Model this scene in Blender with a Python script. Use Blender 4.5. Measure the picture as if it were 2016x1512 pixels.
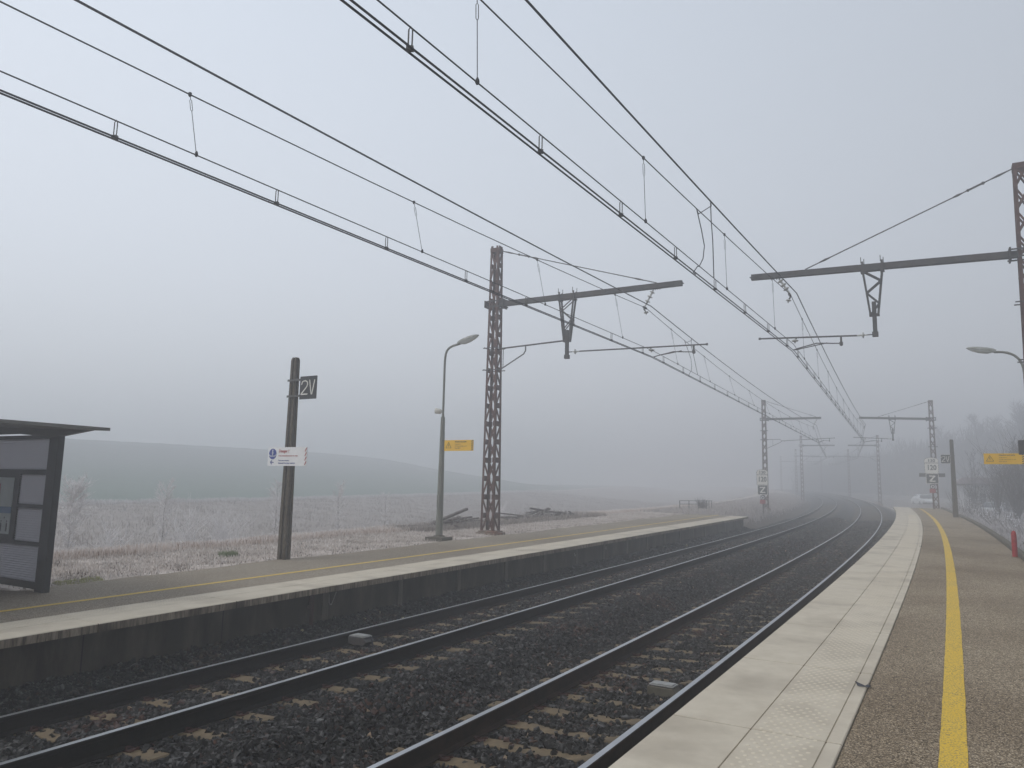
import bpy, math, random
import numpy as np
from mathutils import Vector, Matrix
random.seed(7); RNG = np.random.default_rng(7)
for _o in list(bpy.data.objects): bpy.data.objects.remove(_o, do_unlink=True)
SC = bpy.context.scene; COL = SC.collection
R_ = math.radians

# ------------------------------------------------------------------ camera, sky, sun, exposure
CAM_F, CAM_PITCH, CAM_ROLL, HC = 1473.56, 0.13675, 0.02082, 2.29425
cd = bpy.data.cameras.new('camera'); cam = bpy.data.objects.new('camera', cd); COL.objects.link(cam); SC.camera = cam
cd.sensor_width = 36.0; cd.lens = CAM_F / 2016 * 36.0; cd.clip_start = 0.05; cd.clip_end = 3000
_F = Vector((0, math.cos(CAM_PITCH), math.sin(CAM_PITCH))); _R = Vector((1, 0, 0)); _U = _R.cross(_F)
_c, _s = math.cos(CAM_ROLL), math.sin(CAM_ROLL); _R2 = _c*_R + _s*_U; _U2 = -_s*_R + _c*_U
cam.matrix_world = Matrix(((_R2.x, _U2.x, -_F.x, 0), (_R2.y, _U2.y, -_F.y, 0), (_R2.z, _U2.z, -_F.z, HC), (0, 0, 0, 1)))

SUN_EL, SUN_AZ = R_(50), R_(-112)          # azimuth from +Y towards +X
W = bpy.data.worlds.new('World'); SC.world = W; W.use_nodes = True
nt = W.node_tree; nt.nodes.clear()
def wn(t, **k):
    n = nt.nodes.new(t)
    for a, b in k.items(): setattr(n, a, b)
    return n
wout = wn('ShaderNodeOutputWorld'); wbg = wn('ShaderNodeBackground'); wbg.inputs['Strength'].default_value = 0.1
sky = wn('ShaderNodeTexSky', sky_type='NISHITA', sun_disc=False, sun_elevation=SUN_EL, sun_rotation=SUN_AZ, altitude=300, air_density=1.0, dust_density=4.0, ozone_density=1.5)
hsv = wn('ShaderNodeHueSaturation'); hsv.inputs['Saturation'].default_value = 0.45
tc = wn('ShaderNodeTexCoord'); sep = wn('ShaderNodeSeparateXYZ'); mr = wn('ShaderNodeMapRange')
mr.inputs[1].default_value = 0.0; mr.inputs[2].default_value = 0.75
rmp = wn('ShaderNodeValToRGB'); e = rmp.color_ramp.elements   # overcast cloud deck, brighter overhead
e[0].position = 0; e[0].color = (6.7, 6.85, 7.05, 1); e[1].position = 1; e[1].color = (6.0, 6.7, 7.7, 1)
e2 = rmp.color_ramp.elements.new(0.35); e2.color = (6.4, 6.85, 7.5, 1)
mixw = wn('ShaderNodeMix', data_type='RGBA'); mixw.inputs[0].default_value = 0.8
nt.links.new(sky.outputs[0], hsv.inputs['Color']); nt.links.new(tc.outputs['Generated'], sep.inputs[0])
nt.links.new(sep.outputs[2], mr.inputs[0]); nt.links.new(mr.outputs[0], rmp.inputs[0])
nt.links.new(hsv.outputs[0], mixw.inputs[6]); nt.links.new(rmp.outputs[0], mixw.inputs[7])
dotn = wn('ShaderNodeVectorMath', operation='DOT_PRODUCT'); dotn.inputs[1].default_value = (-.77, .64, 0); nt.links.new(tc.outputs['Generated'], dotn.inputs[0])
mra = wn('ShaderNodeMapRange'); mra.inputs[1].default_value = -1; mra.inputs[2].default_value = 1; mra.inputs[3].default_value = .48; mra.inputs[4].default_value = 1.38; nt.links.new(dotn.outputs['Value'], mra.inputs[0])
scl = wn('ShaderNodeVectorMath', operation='SCALE'); nt.links.new(mixw.outputs[2], scl.inputs[0]); nt.links.new(mra.outputs[0], scl.inputs['Scale'])
nt.links.new(scl.outputs[0], wbg.inputs[0]); nt.links.new(wbg.outputs[0], wout.inputs[0])
sd = bpy.data.lights.new('sun', 'SUN'); sd.energy = 1.1; sd.angle = R_(25); sd.color = (1, .96, .9)
sun = bpy.data.objects.new('sun', sd); COL.objects.link(sun)
_d = Vector((math.sin(SUN_AZ)*math.cos(SUN_EL), math.cos(SUN_AZ)*math.cos(SUN_EL), math.sin(SUN_EL)))
sun.rotation_euler = _d.to_track_quat('Z', 'Y').to_euler(); sun.location = _d*60
SC.view_settings.view_transform = 'Standard'; SC.view_settings.look = 'None'; SC.view_settings.exposure = 0.08; SC.view_settings.gamma = 1.0
SC.view_settings.use_curve_mapping = False
SC.cycles.max_bounces = 8; SC.cycles.diffuse_bounces = 3; SC.cycles.volume_bounces = 3; SC.cycles.transparent_max_bounces = 8

# ------------------------------------------------------------------ track alignment (s along near track, o lateral to the right, z over rail plane)
D, CN, CL, DZL = 3.70861, 0.04914, 0.06242, 0.02144
HP, HQ = HC-1.6466, HC-1.80381
PE, PM, PG, PT, PY = 1.589, 2.127, 2.585, 2.677, 3.272
QE, QM, QT, QY = 1.72, 2.22, 2.654, 3.445
KN = [0, 40, 80, 120, 160, 220]
KV = [0.00115, 0.00157, 0.00141, 0.00165, 0.00137, 0.00117]; GV = [0.01536, 0.00803, 0.01416, 0.01423, 0.0162, 0.01157]
AS = np.arange(-120, 620.01, .25); _k = np.interp(AS, KN, KV); _g = np.interp(AS, KN, GV)
_g = np.where(AS > 260, 0.004, _g); _g = np.where(AS < -40, 0.0, _g)
_i0 = int(np.argmin(abs(AS)))
def _int(a):
    c = np.concatenate([[0], np.cumsum((a[1:]+a[:-1])/2*.25)]); return c-c[_i0]
ATH = 0.54355-_int(_k); AX = _int(np.sin(ATH))-3.95743; AY = _int(np.cos(ATH)); AG = _int(_g)
def TH(s): return float(np.interp(s, AS, ATH))
def atn(s, o, z):
    x, y, t, g = [np.interp(s, AS, a) for a in (AX, AY, ATH, AG)]
    return np.stack([x+o*np.cos(t), y-o*np.sin(t), g+z], -1)
def at(s, o, z): return Vector(atn(s, o, z).tolist())
def zN(o): return CN*o
def zL(o): return DZL+CL*(o+D)
def nz(x, y, f=1.0, seed=0.0):            # cheap smooth noise, -1..1
    return (np.sin(x*1.7*f+seed)*np.cos(y*2.3*f-seed*1.3)+np.sin(x*3.9*f+y*1.3*f+seed*2)*.5+np.cos(y*5.1*f-x*2.7*f+seed)*.35)/1.85

# ------------------------------------------------------------------ materials
def mat(name, c1, c2=None, scale=4.0, rough=.8, bump=0.0, bscale=None, metal=0.0, spec=.35, detail=6, stretch=None, vcol=None, coord='Object', c3=None, s3=1.0, f3=.5, trans=0.0, ramp=(.35, .65)):
    m = bpy.data.materials.new(name); m.use_nodes = True; t = m.node_tree; b = t.nodes['Principled BSDF']
    b.inputs['Roughness'].default_value = rough; b.inputs['Metallic'].default_value = metal
    b.inputs['Specular IOR Level'].default_value = spec
    b.inputs['Base Color'].default_value = (*c1, 1)
    L = t.links.new
    tcn = t.nodes.new('ShaderNodeTexCoord'); mp = t.nodes.new('ShaderNodeMapping'); L(tcn.outputs[coord], mp.inputs[0])
    if stretch: mp.inputs['Scale'].default_value = stretch
    col = None
    if c2 is not None:
        n = t.nodes.new('ShaderNodeTexNoise'); n.inputs['Scale'].default_value = scale; n.inputs['Detail'].default_value = detail; n.inputs['Roughness'].default_value = .65
        L(mp.outputs[0], n.inputs['Vector'])
        r = t.nodes.new('ShaderNodeValToRGB'); r.color_ramp.elements[0].position = ramp[0]; r.color_ramp.elements[1].position = ramp[1]
        r.color_ramp.elements[0].color = (*c1, 1); r.color_ramp.elements[1].color = (*c2, 1)
        L(n.outputs[0], r.inputs[0]); col = r.outputs[0]
    if c3 is not None:
        n3 = t.nodes.new('ShaderNodeTexNoise'); n3.inputs['Scale'].default_value = s3; n3.inputs['Detail'].default_value = 4
        L(mp.outputs[0], n3.inputs['Vector'])
        r3 = t.nodes.new('ShaderNodeMapRange'); r3.inputs[1].default_value = .48; r3.inputs[2].default_value = .68; r3.inputs[4].default_value = f3
        L(n3.outputs[0], r3.inputs[0])
        mx = t.nodes.new('ShaderNodeMix'); mx.data_type = 'RGBA'; L(r3.outputs[0], mx.inputs[0]); L(col, mx.inputs[6]); mx.inputs[7].default_value = (*c3, 1); col = mx.outputs[2]
    if vcol:
        a = t.nodes.new('ShaderNodeAttribute'); a.attribute_name = 'Col'
        if col is None: col = a.outputs[0]
        else:
            mx = t.nodes.new('ShaderNodeMix'); mx.data_type = 'RGBA'; mx.blend_type = 'MULTIPLY'; mx.inputs[0].default_value = 1
            L(a.outputs[0], mx.inputs[6]); L(col, mx.inputs[7]); col = mx.outputs[2]
    if col is not None: L(col, b.inputs['Base Color'])
    if bump:
        bn = t.nodes.new('ShaderNodeTexNoise'); bn.inputs['Scale'].default_value = bscale or scale*3; bn.inputs['Detail'].default_value = 6
        L(mp.outputs[0], bn.inputs['Vector']); bp = t.nodes.new('ShaderNodeBump'); bp.inputs['Strength'].default_value = 1; bp.inputs['Distance'].default_value = bump
        L(bn.outputs[0], bp.inputs['Height']); L(bp.outputs[0], b.inputs['Normal'])
    return m
def voro_mat(name, cols, vscale, rough, bumpd, noise_c=None, nscale=.6, coord='Object', wear=None, nf=.6):
    """crushed-stone look: a voronoi cell per grain with its own colour and relief"""
    m = bpy.data.materials.new(name); m.use_nodes = True; t = m.node_tree; b = t.nodes['Principled BSDF']; L = t.links.new
    b.inputs['Roughness'].default_value = rough; b.inputs['Specular IOR Level'].default_value = .3
    tcn = t.nodes.new('ShaderNodeTexCoord'); v = t.nodes.new('ShaderNodeTexVoronoi'); v.inputs['Scale'].default_value = vscale
    L(tcn.outputs[coord], v.inputs['Vector'])
    sp = t.nodes.new('ShaderNodeSeparateColor'); L(v.outputs['Color'], sp.inputs[0])
    r = t.nodes.new('ShaderNodeValToRGB'); r.color_ramp.interpolation = 'LINEAR'
    els = r.color_ramp.elements
    for i, (p, c) in enumerate(cols):
        el = els[i] if i < 2 else els.new(p)
        el.position = p; el.color = (*c, 1)
    L(sp.outputs[0], r.inputs[0]); col = r.outputs[0]
    if noise_c:
        n = t.nodes.new('ShaderNodeTexNoise'); n.inputs['Scale'].default_value = nscale; n.inputs['Detail'].default_value = 5; L(tcn.outputs[coord], n.inputs['Vector'])
        mr_ = t.nodes.new('ShaderNodeMapRange'); mr_.inputs[1].default_value = .4; mr_.inputs[2].default_value = .66; mr_.inputs[4].default_value = nf; L(n.outputs[0], mr_.inputs[0])
        mx = t.nodes.new('ShaderNodeMix'); mx.data_type = 'RGBA'; mx.blend_type = 'MULTIPLY'; L(mr_.outputs[0], mx.inputs[0]); L(col, mx.inputs[6]); mx.inputs[7].default_value = (*noise_c, 1); col = mx.outputs[2]
    L(col, b.inputs['Base Color'])
    bp = t.nodes.new('ShaderNodeBump'); bp.inputs['Distance'].default_value = bumpd; bp.inputs['Strength'].default_value = 1; bp.invert = True
    L(v.outputs['Distance'], bp.inputs['Height']); L(bp.outputs[0], b.inputs['Normal'])
    return m
M = {}
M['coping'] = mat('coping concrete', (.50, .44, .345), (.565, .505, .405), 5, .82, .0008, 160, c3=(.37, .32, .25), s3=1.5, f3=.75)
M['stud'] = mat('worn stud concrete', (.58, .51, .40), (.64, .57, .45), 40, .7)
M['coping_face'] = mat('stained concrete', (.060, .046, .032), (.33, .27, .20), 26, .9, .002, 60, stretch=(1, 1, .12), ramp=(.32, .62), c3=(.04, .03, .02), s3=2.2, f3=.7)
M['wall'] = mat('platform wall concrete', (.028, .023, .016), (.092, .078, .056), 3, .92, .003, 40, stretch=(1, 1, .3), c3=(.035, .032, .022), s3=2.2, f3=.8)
M['pilaster'] = mat('pale wall rib', (.07, .062, .046), (.13, .118, .088), 6, .9, .002, 40, stretch=(1, 1, .25))
M['asphalt'] = voro_mat('platform asphalt', [(0, (.035, .027, .018)), (.25, (.165, .127, .084)), (.75, (.325, .258, .176)), (1, (.62, .52, .38))], 120, .9, .004, (.66, .62, .58), .55, nf=.85)
M['asphalt_far'] = voro_mat('grey platform asphalt', [(0, (.07, .055, .038)), (.35, (.23, .19, .142)), (.8, (.34, .29, .222)), (1, (.45, .39, .31))], 110, .9, .003, (.62, .58, .55), .35)
M['ballast'] = voro_mat('ballast base', [(0, (.010, .010, .010)), (.55, (.034, .034, .035)), (.85, (.055, .045, .038)), (1, (.10, .085, .07))], 17, .85, .03, (.55, .55, .6), .5)
M['stone'] = mat('ballast stone', (.70, .70, .70), (1.25, 1.22, 1.18), 45, .8, .002, 90, vcol=True, spec=.3)
M['rail_side'] = mat('rust brown rail', (.014, .008, .005), (.030, .016, .010), 6, .85, .0008, 90, c3=(.06, .03, .018), s3=3, f3=.35, spec=.2)
M['rail_side_dark'] = mat('dark rail', (.008, .007, .006), (.016, .013, .010), 6, .85, .0008, 90, spec=.2)
M['rail_top'] = mat('polished rail head', (.42, .43, .45), (.50, .51, .53), 3, .30, .0002, 200, metal=1.0, spec=.5, stretch=(1, 1, 1))
M['rail_top_dull'] = mat('duller rail head', (.32, .325, .33), (.40, .405, .41), 3, .36, .0002, 200, metal=.9, spec=.5)
M['sleeper'] = mat('sleeper concrete', (.12, .088, .050), (.19, .142, .085), 9, .9, .002, 70, c3=(.09, .07, .045), s3=3, f3=.7)
M['clip'] = mat('rusty clip', (.035, .016, .012), (.07, .028, .02), 30, .8, .001, 200)
M['steel_red'] = mat('weathered brown mast steel', (.050, .021, .015), (.105, .042, .030), 3.2, .8, .001, 60, c3=(.17, .10, .08), s3=5, f3=.6)
M['steel_grey'] = mat('dull galvanised steel', (.075, .075, .073), (.115, .112, .105), 6, .7, .0006, 80, c3=(.07, .045, .035), s3=3, f3=.5)
M['steel_dark'] = mat('dark beam steel', (.045, .045, .046), (.080, .076, .072), 5, .75, .0006, 80, c3=(.07, .045, .035), s3=2, f3=.45)
M['wire'] = mat('oxidised copper wire', (.018, .019, .022), (.03, .03, .032), 10, .6)
M['wire_dark'] = mat('black cable', (.020, .021, .026), (.03, .03, .034), 10, .6)
M['porcelain'] = mat('grey insulator', (.42, .43, .40), (.55, .55, .52), 9, .35, spec=.5)
M['concrete_post'] = mat('aggregate concrete post', (.046, .035, .023), (.12, .098, .068), 34, .93, .006, 60, c3=(.05, .04, .03), s3=5, f3=.7, stretch=(1, 1, .45))
M['lamp_pole'] = mat('grey green painted pole', (.15, .155, .13), (.20, .20, .17), 5, .6, .0005, 60, stretch=(1, 1, .3))
M['lamp_shell'] = mat('weathered lamp housing', (.20, .205, .18), (.32, .325, .30), 6, .5, .0005, 60)
M['lamp_bowl'] = mat('milky lamp bowl', (.50, .53, .50), (.60, .62, .60), 6, .25, spec=.6)
M['box_lid'] = mat('scuffed grey box lid', (.20, .20, .19), (.30, .30, .29), 20, .45)
M['box_case'] = mat('dusty beige box', (.085, .075, .055), (.12, .108, .08), 9, .6)
M['white_plastic'] = mat('aged white plastic', (.55, .53, .46), (.66, .64, .58), 12, .5)
M['base_concrete'] = mat('footing concrete', (.13, .10, .075), (.24, .19, .15), 12, .95, .006, 40, c3=(.20, .07, .035), s3=4, f3=.8)
M['shelter_frame'] = mat('dark blue grey paint', (.006, .009, .012), (.011, .014, .018), 3, .45, spec=.4)
M['shelter_roof'] = mat('roof sheet', (.13, .125, .112), (.17, .165, .15), 4, .6, .0005, 60)
M['shelter_roof_under'] = mat('roof underside', (.07, .068, .063), (.09, .087, .08), 3, .7)
M['mesh_panel'] = mat('ribbed grey panel', (.15, .15, .16), (.20, .20, .21), 3, .7)
_t = M['mesh_panel'].node_tree; _tr = _t.nodes.new('ShaderNodeBsdfTranslucent'); _tr.inputs[0].default_value = (.88, .88, .92, 1); _mx = _t.nodes.new('ShaderNodeMixShader'); _mx.inputs[0].default_value = .65
_t.links.new(_t.nodes['Principled BSDF'].outputs[0], _mx.inputs[1]); _t.links.new(_tr.outputs[0], _mx.inputs[2]); _t.links.new(_mx.outputs[0], _t.nodes['Material Output'].inputs[0])
M['poster_paper'] = mat('poster paper', (.36, .42, .41), (.42, .48, .47), 3, .3, spec=.5)
M['poster_red'] = mat('poster red', (.30, .05, .055), (.34, .07, .07), 3, .3, spec=.5)
M['poster_blue'] = mat('poster blue', (.04, .13, .28), (.05, .15, .30), 3, .3, spec=.5)
M['poster_ink'] = mat('poster ink', (.02, .022, .026), None, rough=.4)
M['sign_yellow'] = mat('yellow sign face', (.80, .47, .015), (.85, .51, .02), 5, .5)
M['sign_white'] = mat('white sign face', (.78, .78, .78), (.84, .84, .84), 5, .5)
M['sign_cream'] = mat('cream enamel', (.72, .70, .64), (.80, .78, .72), 7, .45)
M['sign_black'] = mat('black enamel', (.018, .018, .020), (.026, .026, .028), 7, .45)
M['sign_red'] = mat('red sign print', (.42, .03, .03), None, rough=.5)
M['sign_blue'] = mat('blue sign print', (.02, .05, .28), None, rough=.5)
M['paint_red'] = mat('chipped red paint', (.30, .012, .016), (.38, .03, .03), 8, .6, c3=(.16, .02, .02), s3=14, f3=.7)
M['car_paint'] = mat('white car paint', (.72, .74, .76), None, rough=.25, spec=.6)
M['car_glass'] = mat('car glass', (.06, .07, .08), None, rough=.1, spec=.7)
M['tyre'] = mat('tyre rubber', (.02, .02, .02), None, rough=.9)
M['headlamp'] = mat('clear lamp lens', (.6, .6, .6), None, rough=.15, spec=.7)
M['frost_stem'] = mat('frosted twigs', (.62, .60, .60), (.82, .80, .80), 14, .85)
M['frost_bark'] = mat('frosted bark', (.20, .175, .165), (.42, .39, .38), 14, .9)
M['frost_leaf'] = mat('frosted leaves', (.50, .50, .52), (.74, .74, .77), 8, .8)
M['bare_bark'] = mat('dark wet bark', (.055, .050, .048), (.10, .092, .09), 9, .9)
M['bare_twig'] = mat('bare twigs', (.11, .10, .10), (.17, .158, .158), 9, .9)
M['blade'] = mat('frosted grass blade', (1, 1, 1), None, vcol=True, rough=.85)
_b = M['blade'].node_tree.nodes['Principled BSDF']; _b.inputs['Specular IOR Level'].default_value = .15
M['ground'] = mat('ground', (.80, .80, .80), (1.15, 1.15, 1.15), 3.5, .95, .03, 9, vcol=True, spec=.1)
M['old_wood'] = mat('weathered timber', (.055, .042, .035), (.13, .105, .09), 8, .95, .004, 40, c3=(.24, .21, .20), s3=7, f3=.5)
M['facade'] = mat('pale facade', (.62, .62, .63), (.70, .70, .71), 2, .9)
M['facade_dark'] = mat('mauve grey wall', (.12, .105, .11), (.16, .14, .145), 2, .9)
M['roof_mauve'] = mat('mauve roof', (.20, .165, .18), (.27, .23, .245), 6, .9)
M['debris'] = mat('dark scrap', (.035, .038, .05), (.07, .075, .09), 60, .7)
M['chalk'] = mat('white chalk paint', (.30, .29, .26), None, rough=.9)
M['black'] = mat('black void', (.008, .007, .006), None, rough=.95)
# worn yellow line: the paint gives way to asphalt colour where it has rubbed off
def yellow_mat(name, lo, hi, ca, cb):
    m = mat(name, (.10, .08, .06), (.22, .17, .13), 110, .85, .0015, 200, coord='Object'); t = m.node_tree; b = t.nodes['Principled BSDF']; L = t.links.new
    old = b.inputs['Base Color'].links[0].from_socket
    tcn = t.nodes.new('ShaderNodeTexCoord')
    n = t.nodes.new('ShaderNodeTexNoise'); n.inputs['Scale'].default_value = 75; n.inputs['Detail'].default_value = 8; n.inputs['Roughness'].default_value = .75; L(tcn.outputs['Object'], n.inputs['Vector'])
    n2 = t.nodes.new('ShaderNodeTexNoise'); n2.inputs['Scale'].default_value = 1.3; n2.inputs['Detail'].default_value = 3; L(tcn.outputs['Object'], n2.inputs['Vector'])
    sm = t.nodes.new('ShaderNodeMath'); sm.operation = 'MULTIPLY_ADD'; sm.inputs[1].default_value = .09; L(n2.outputs[0], sm.inputs[0]); L(n.outputs[0], sm.inputs[2])
    r = t.nodes.new('ShaderNodeMapRange'); r.inputs[1].default_value = lo; r.inputs[2].default_value = hi; L(sm.outputs[0], r.inputs[0])
    yc = t.nodes.new('ShaderNodeMix'); yc.data_type = 'RGBA'; L(n2.outputs[0], yc.inputs[0]); yc.inputs[6].default_value = (*ca, 1); yc.inputs[7].default_value = (*cb, 1)
    mx = t.nodes.new('ShaderNodeMix'); mx.data_type = 'RGBA'; L(r.outputs[0], mx.inputs[0]); L(yc.outputs[2], mx.inputs[6]); L(old, mx.inputs[7]); L(mx.outputs[2], b.inputs['Base Color'])
    return m
M['yellow'] = yellow_mat('worn yellow line paint', .55, .645, (.66, .42, .035), (.72, .50, .07))
M['yellow_far'] = yellow_mat('faded yellow line paint', .60, .72, (.60, .42, .08), (.66, .47, .11))

# ------------------------------------------------------------------ mesh helpers
def link(o, parent=None):
    COL.objects.link(o)
    if parent is not None: o.parent = parent
    return o
def npmesh(name, V, F, mats, parent=None, vcol=None, midx=None, smooth=False, uv=None):
    me = bpy.data.meshes.new(name); V = np.asarray(V, np.float32); F = np.asarray(F, np.int32); k = F.shape[1]
    me.vertices.add(len(V)); me.vertices.foreach_set('co', V.ravel())
    me.loops.add(F.size); me.loops.foreach_set('vertex_index', F.ravel())
    me.polygons.add(len(F)); me.polygons.foreach_set('loop_start', np.arange(0, F.size, k, dtype=np.int32))
    me.polygons.foreach_set('loop_total', np.full(len(F), k, np.int32))
    for m in mats: me.materials.append(m)
    if midx is not None: me.polygons.foreach_set('material_index', np.asarray(midx, np.int32))
    me.update(calc_edges=True)
    me.polygons.foreach_set('use_smooth', np.full(len(F), bool(smooth)))
    if vcol is not None:
        a = me.color_attributes.new('Col', 'FLOAT_COLOR', 'POINT'); c = np.ones((len(V), 4), np.float32); c[:, :3] = vcol; a.data.foreach_set('color', c.ravel())
    return link(bpy.data.objects.new(name, me), parent)
class MB:
    """collects shapes; build() links them as one mesh object"""
    def __init__(s): s.v = []; s.f = []; s.m = []; s.mi = 0
    def add(s, vs, fs):
        b = len(s.v); s.v += [tuple(v) for v in vs]; s.f += [tuple(i+b for i in f) for f in fs]; s.m += [s.mi]*len(fs); return s
    def box(s, x0, x1, y0, y1, z0, z1, rot=None, c=None):
        vs = [Vector((x, y, z)) for x in (x0, x1) for y in (y0, y1) for z in (z0, z1)]
        if rot is not None: vs = [rot @ (v-Vector(c))+Vector(c) for v in vs]
        return s.add(vs, [(0, 1, 3, 2), (4, 6, 7, 5), (0, 4, 5, 1), (2, 3, 7, 6), (0, 2, 6, 4), (1, 5, 7, 3)])
    def bar(s, p, q, w, h, up=(0, 0, 1)):
        p, q = Vector(p), Vector(q); d = (q-p).normalized(); u = Vector(up)
        if abs(d.dot(u)) > .99: u = Vector((1, 0, 0))
        r = d.cross(u).normalized(); u = r.cross(d)
        vs = [a+r*(w/2*i)+u*(h/2*j) for a in (p, q) for i in (-1, 1) for j in (-1, 1)]
        return s.add(vs, [(0, 1, 3, 2), (4, 6, 7, 5), (0, 4, 5, 1), (2, 3, 7, 6), (0, 2, 6, 4), (1, 5, 7, 3)])
    def tube(s, pts, r, n=6, cap=True):
        pts = [Vector(p) for p in pts]; rs = r if isinstance(r, (list, tuple)) else [r]*len(pts)
        b = []; prev = None
        for i, p in enumerate(pts):
            d = (pts[min(i+1, len(pts)-1)]-pts[max(i-1, 0)]).normalized()
            u = prev if prev is not None else (Vector((0, 0, 1)) if abs(d.z) < .9 else Vector((1, 0, 0)))
            x = d.cross(u)
            if x.length < 1e-5: x = d.cross(Vector((0, 1, 0)))
            x.normalize(); u = x.cross(d); prev = u
            b += [p+(x*math.cos(6.28318*k/n)+u*math.sin(6.28318*k/n))*rs[i] for k in range(n)]
        f = [(i*n+k, i*n+(k+1) % n, (i+1)*n+(k+1) % n, (i+1)*n+k) for i in range(len(pts)-1) for k in range(n)]
        if cap: f += [tuple(range(n))[::-1], tuple((len(pts)-1)*n+k for k in range(n))]
        return s.add(b, f)
    def lathe(s, prof, axis_p, axis_d, n=14):
        """prof: (distance along axis, radius)"""
        p = Vector(axis_p); d = Vector(axis_d).normalized(); u = Vector((0, 0, 1)) if abs(d.z) < .9 else Vector((1, 0, 0))
        x = d.cross(u).normalized(); u = x.cross(d); b = []
        for a, r in prof: b += [p+d*a+(x*math.cos(6.28318*k/n)+u*math.sin(6.28318*k/n))*r for k in range(n)]
        f = [(i*n+k, i*n+(k+1) % n, (i+1)*n+(k+1) % n, (i+1)*n+k) for i in range(len(prof)-1) for k in range(n)]
        f += [tuple(range(n))[::-1], tuple((len(prof)-1)*n+k for k in range(n))]
        return s.add(b, f)
    def prism(s, poly, y0, y1):
        """poly in (x, z), extruded along y"""
        n = len(poly); vs = [(x, y0, z) for x, z in poly]+[(x, y1, z) for x, z in poly]
        return s.add(vs, [tuple(range(n)), tuple(range(2*n-1, n-1, -1))]+[(i, i+n, (i+1) % n+n, (i+1) % n) for i in range(n)])
    def build(s, name, mats, parent=None, smooth=False, bevel=0):
        me = bpy.data.meshes.new(name); me.from_pydata(s.v, [], s.f)
        for m in (mats if isinstance(mats, (list, tuple)) else [mats]): me.materials.append(m)
        me.polygons.foreach_set('material_index', s.m)
        if smooth: me.polygons.foreach_set('use_smooth', [True]*len(s.f))
        me.update(); o = link(bpy.data.objects.new(name, me), parent)
        import bmesh
        bm = bmesh.new(); bm.from_mesh(me); bmesh.ops.recalc_face_normals(bm, faces=bm.faces); bm.to_mesh(me); bm.free()
        if smooth:
            for e_ in me.edges: pass
            md = o.modifiers.new('n', 'EDGE_SPLIT'); md.split_angle = R_(40)
        if bevel: md = o.modifiers.new('b', 'BEVEL'); md.width = bevel; md.segments = 1; md.limit_method = 'ANGLE'
        return o
def tag(o, label=None, cat=None, group=None, kind=None):
    if label: o['label'] = label
    if cat: o['category'] = cat
    if group: o['group'] = group
    if kind: o['kind'] = kind
    return o
def empty(name, s, o, z, flip=False, extra=0.0):
    """an Empty at the thing's base; local x to the right of the track, y forward (flip: turned half round)"""
    e_ = bpy.data.objects.new(name, None); COL.objects.link(e_); e_.empty_display_size = .3
    e_.location = at(s, o, z); e_.rotation_euler = (0, 0, (math.pi if flip else 0)-TH(s)+extra); return e_
def copy_tree(o, parent=None):
    c = o.copy(); COL.objects.link(c); c.parent = parent
    for ch in list(o.children): copy_tree(ch, c)
    return c
def sweep(name, profs, ss, mats, parent=None, closed=False, midx=None, smooth=False, jit=None):
    """profs: list of (o, z) or function s->list; swept along the alignment"""
    ss = np.asarray(ss, float); P = [profs(s) if callable(profs) else profs for s in ss]
    n = len(P[0]); V = []
    for s, pr in zip(ss, P):
        a = np.array(pr, float); V.append(atn(np.full(n, s), a[:, 0], a[:, 1]))
    V = np.concatenate(V); F = []; mi = []
    m = n if closed else n-1
    for i in range(len(ss)-1):
        for k in range(m):
            F.append((i*n+k, (i+1)*n+k, (i+1)*n+(k+1) % n, i*n+(k+1) % n)); mi.append(midx[k] if midx else 0)
    o = npmesh(name, V, F, mats, parent, midx=mi, smooth=smooth)
    return o
def text(body, size, x, z, y, m, parent, name='lettering', sx=1.0, align='CENTER', bold=0.0):
    cu = bpy.data.curves.new(name, 'FONT'); cu.body = body; cu.size = size; cu.align_x = align; cu.align_y = 'CENTER'; cu.extrude = .0015; cu.offset = bold; cu.resolution_u = 3
    t = bpy.data.objects.new(name, cu); COL.objects.link(t); dg = bpy.context.evaluated_depsgraph_get()
    me = bpy.data.meshes.new_from_object(t.evaluated_get(dg)); bpy.data.objects.remove(t, do_unlink=True)
    me.transform(Matrix.Translation((x, y, z)) @ Matrix.Rotation(math.pi/2, 4, 'X') @ Matrix.Diagonal((sx, 1, 1, 1)))
    me.materials.clear(); me.materials.append(m); return link(bpy.data.objects.new(name, me), parent)

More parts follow.
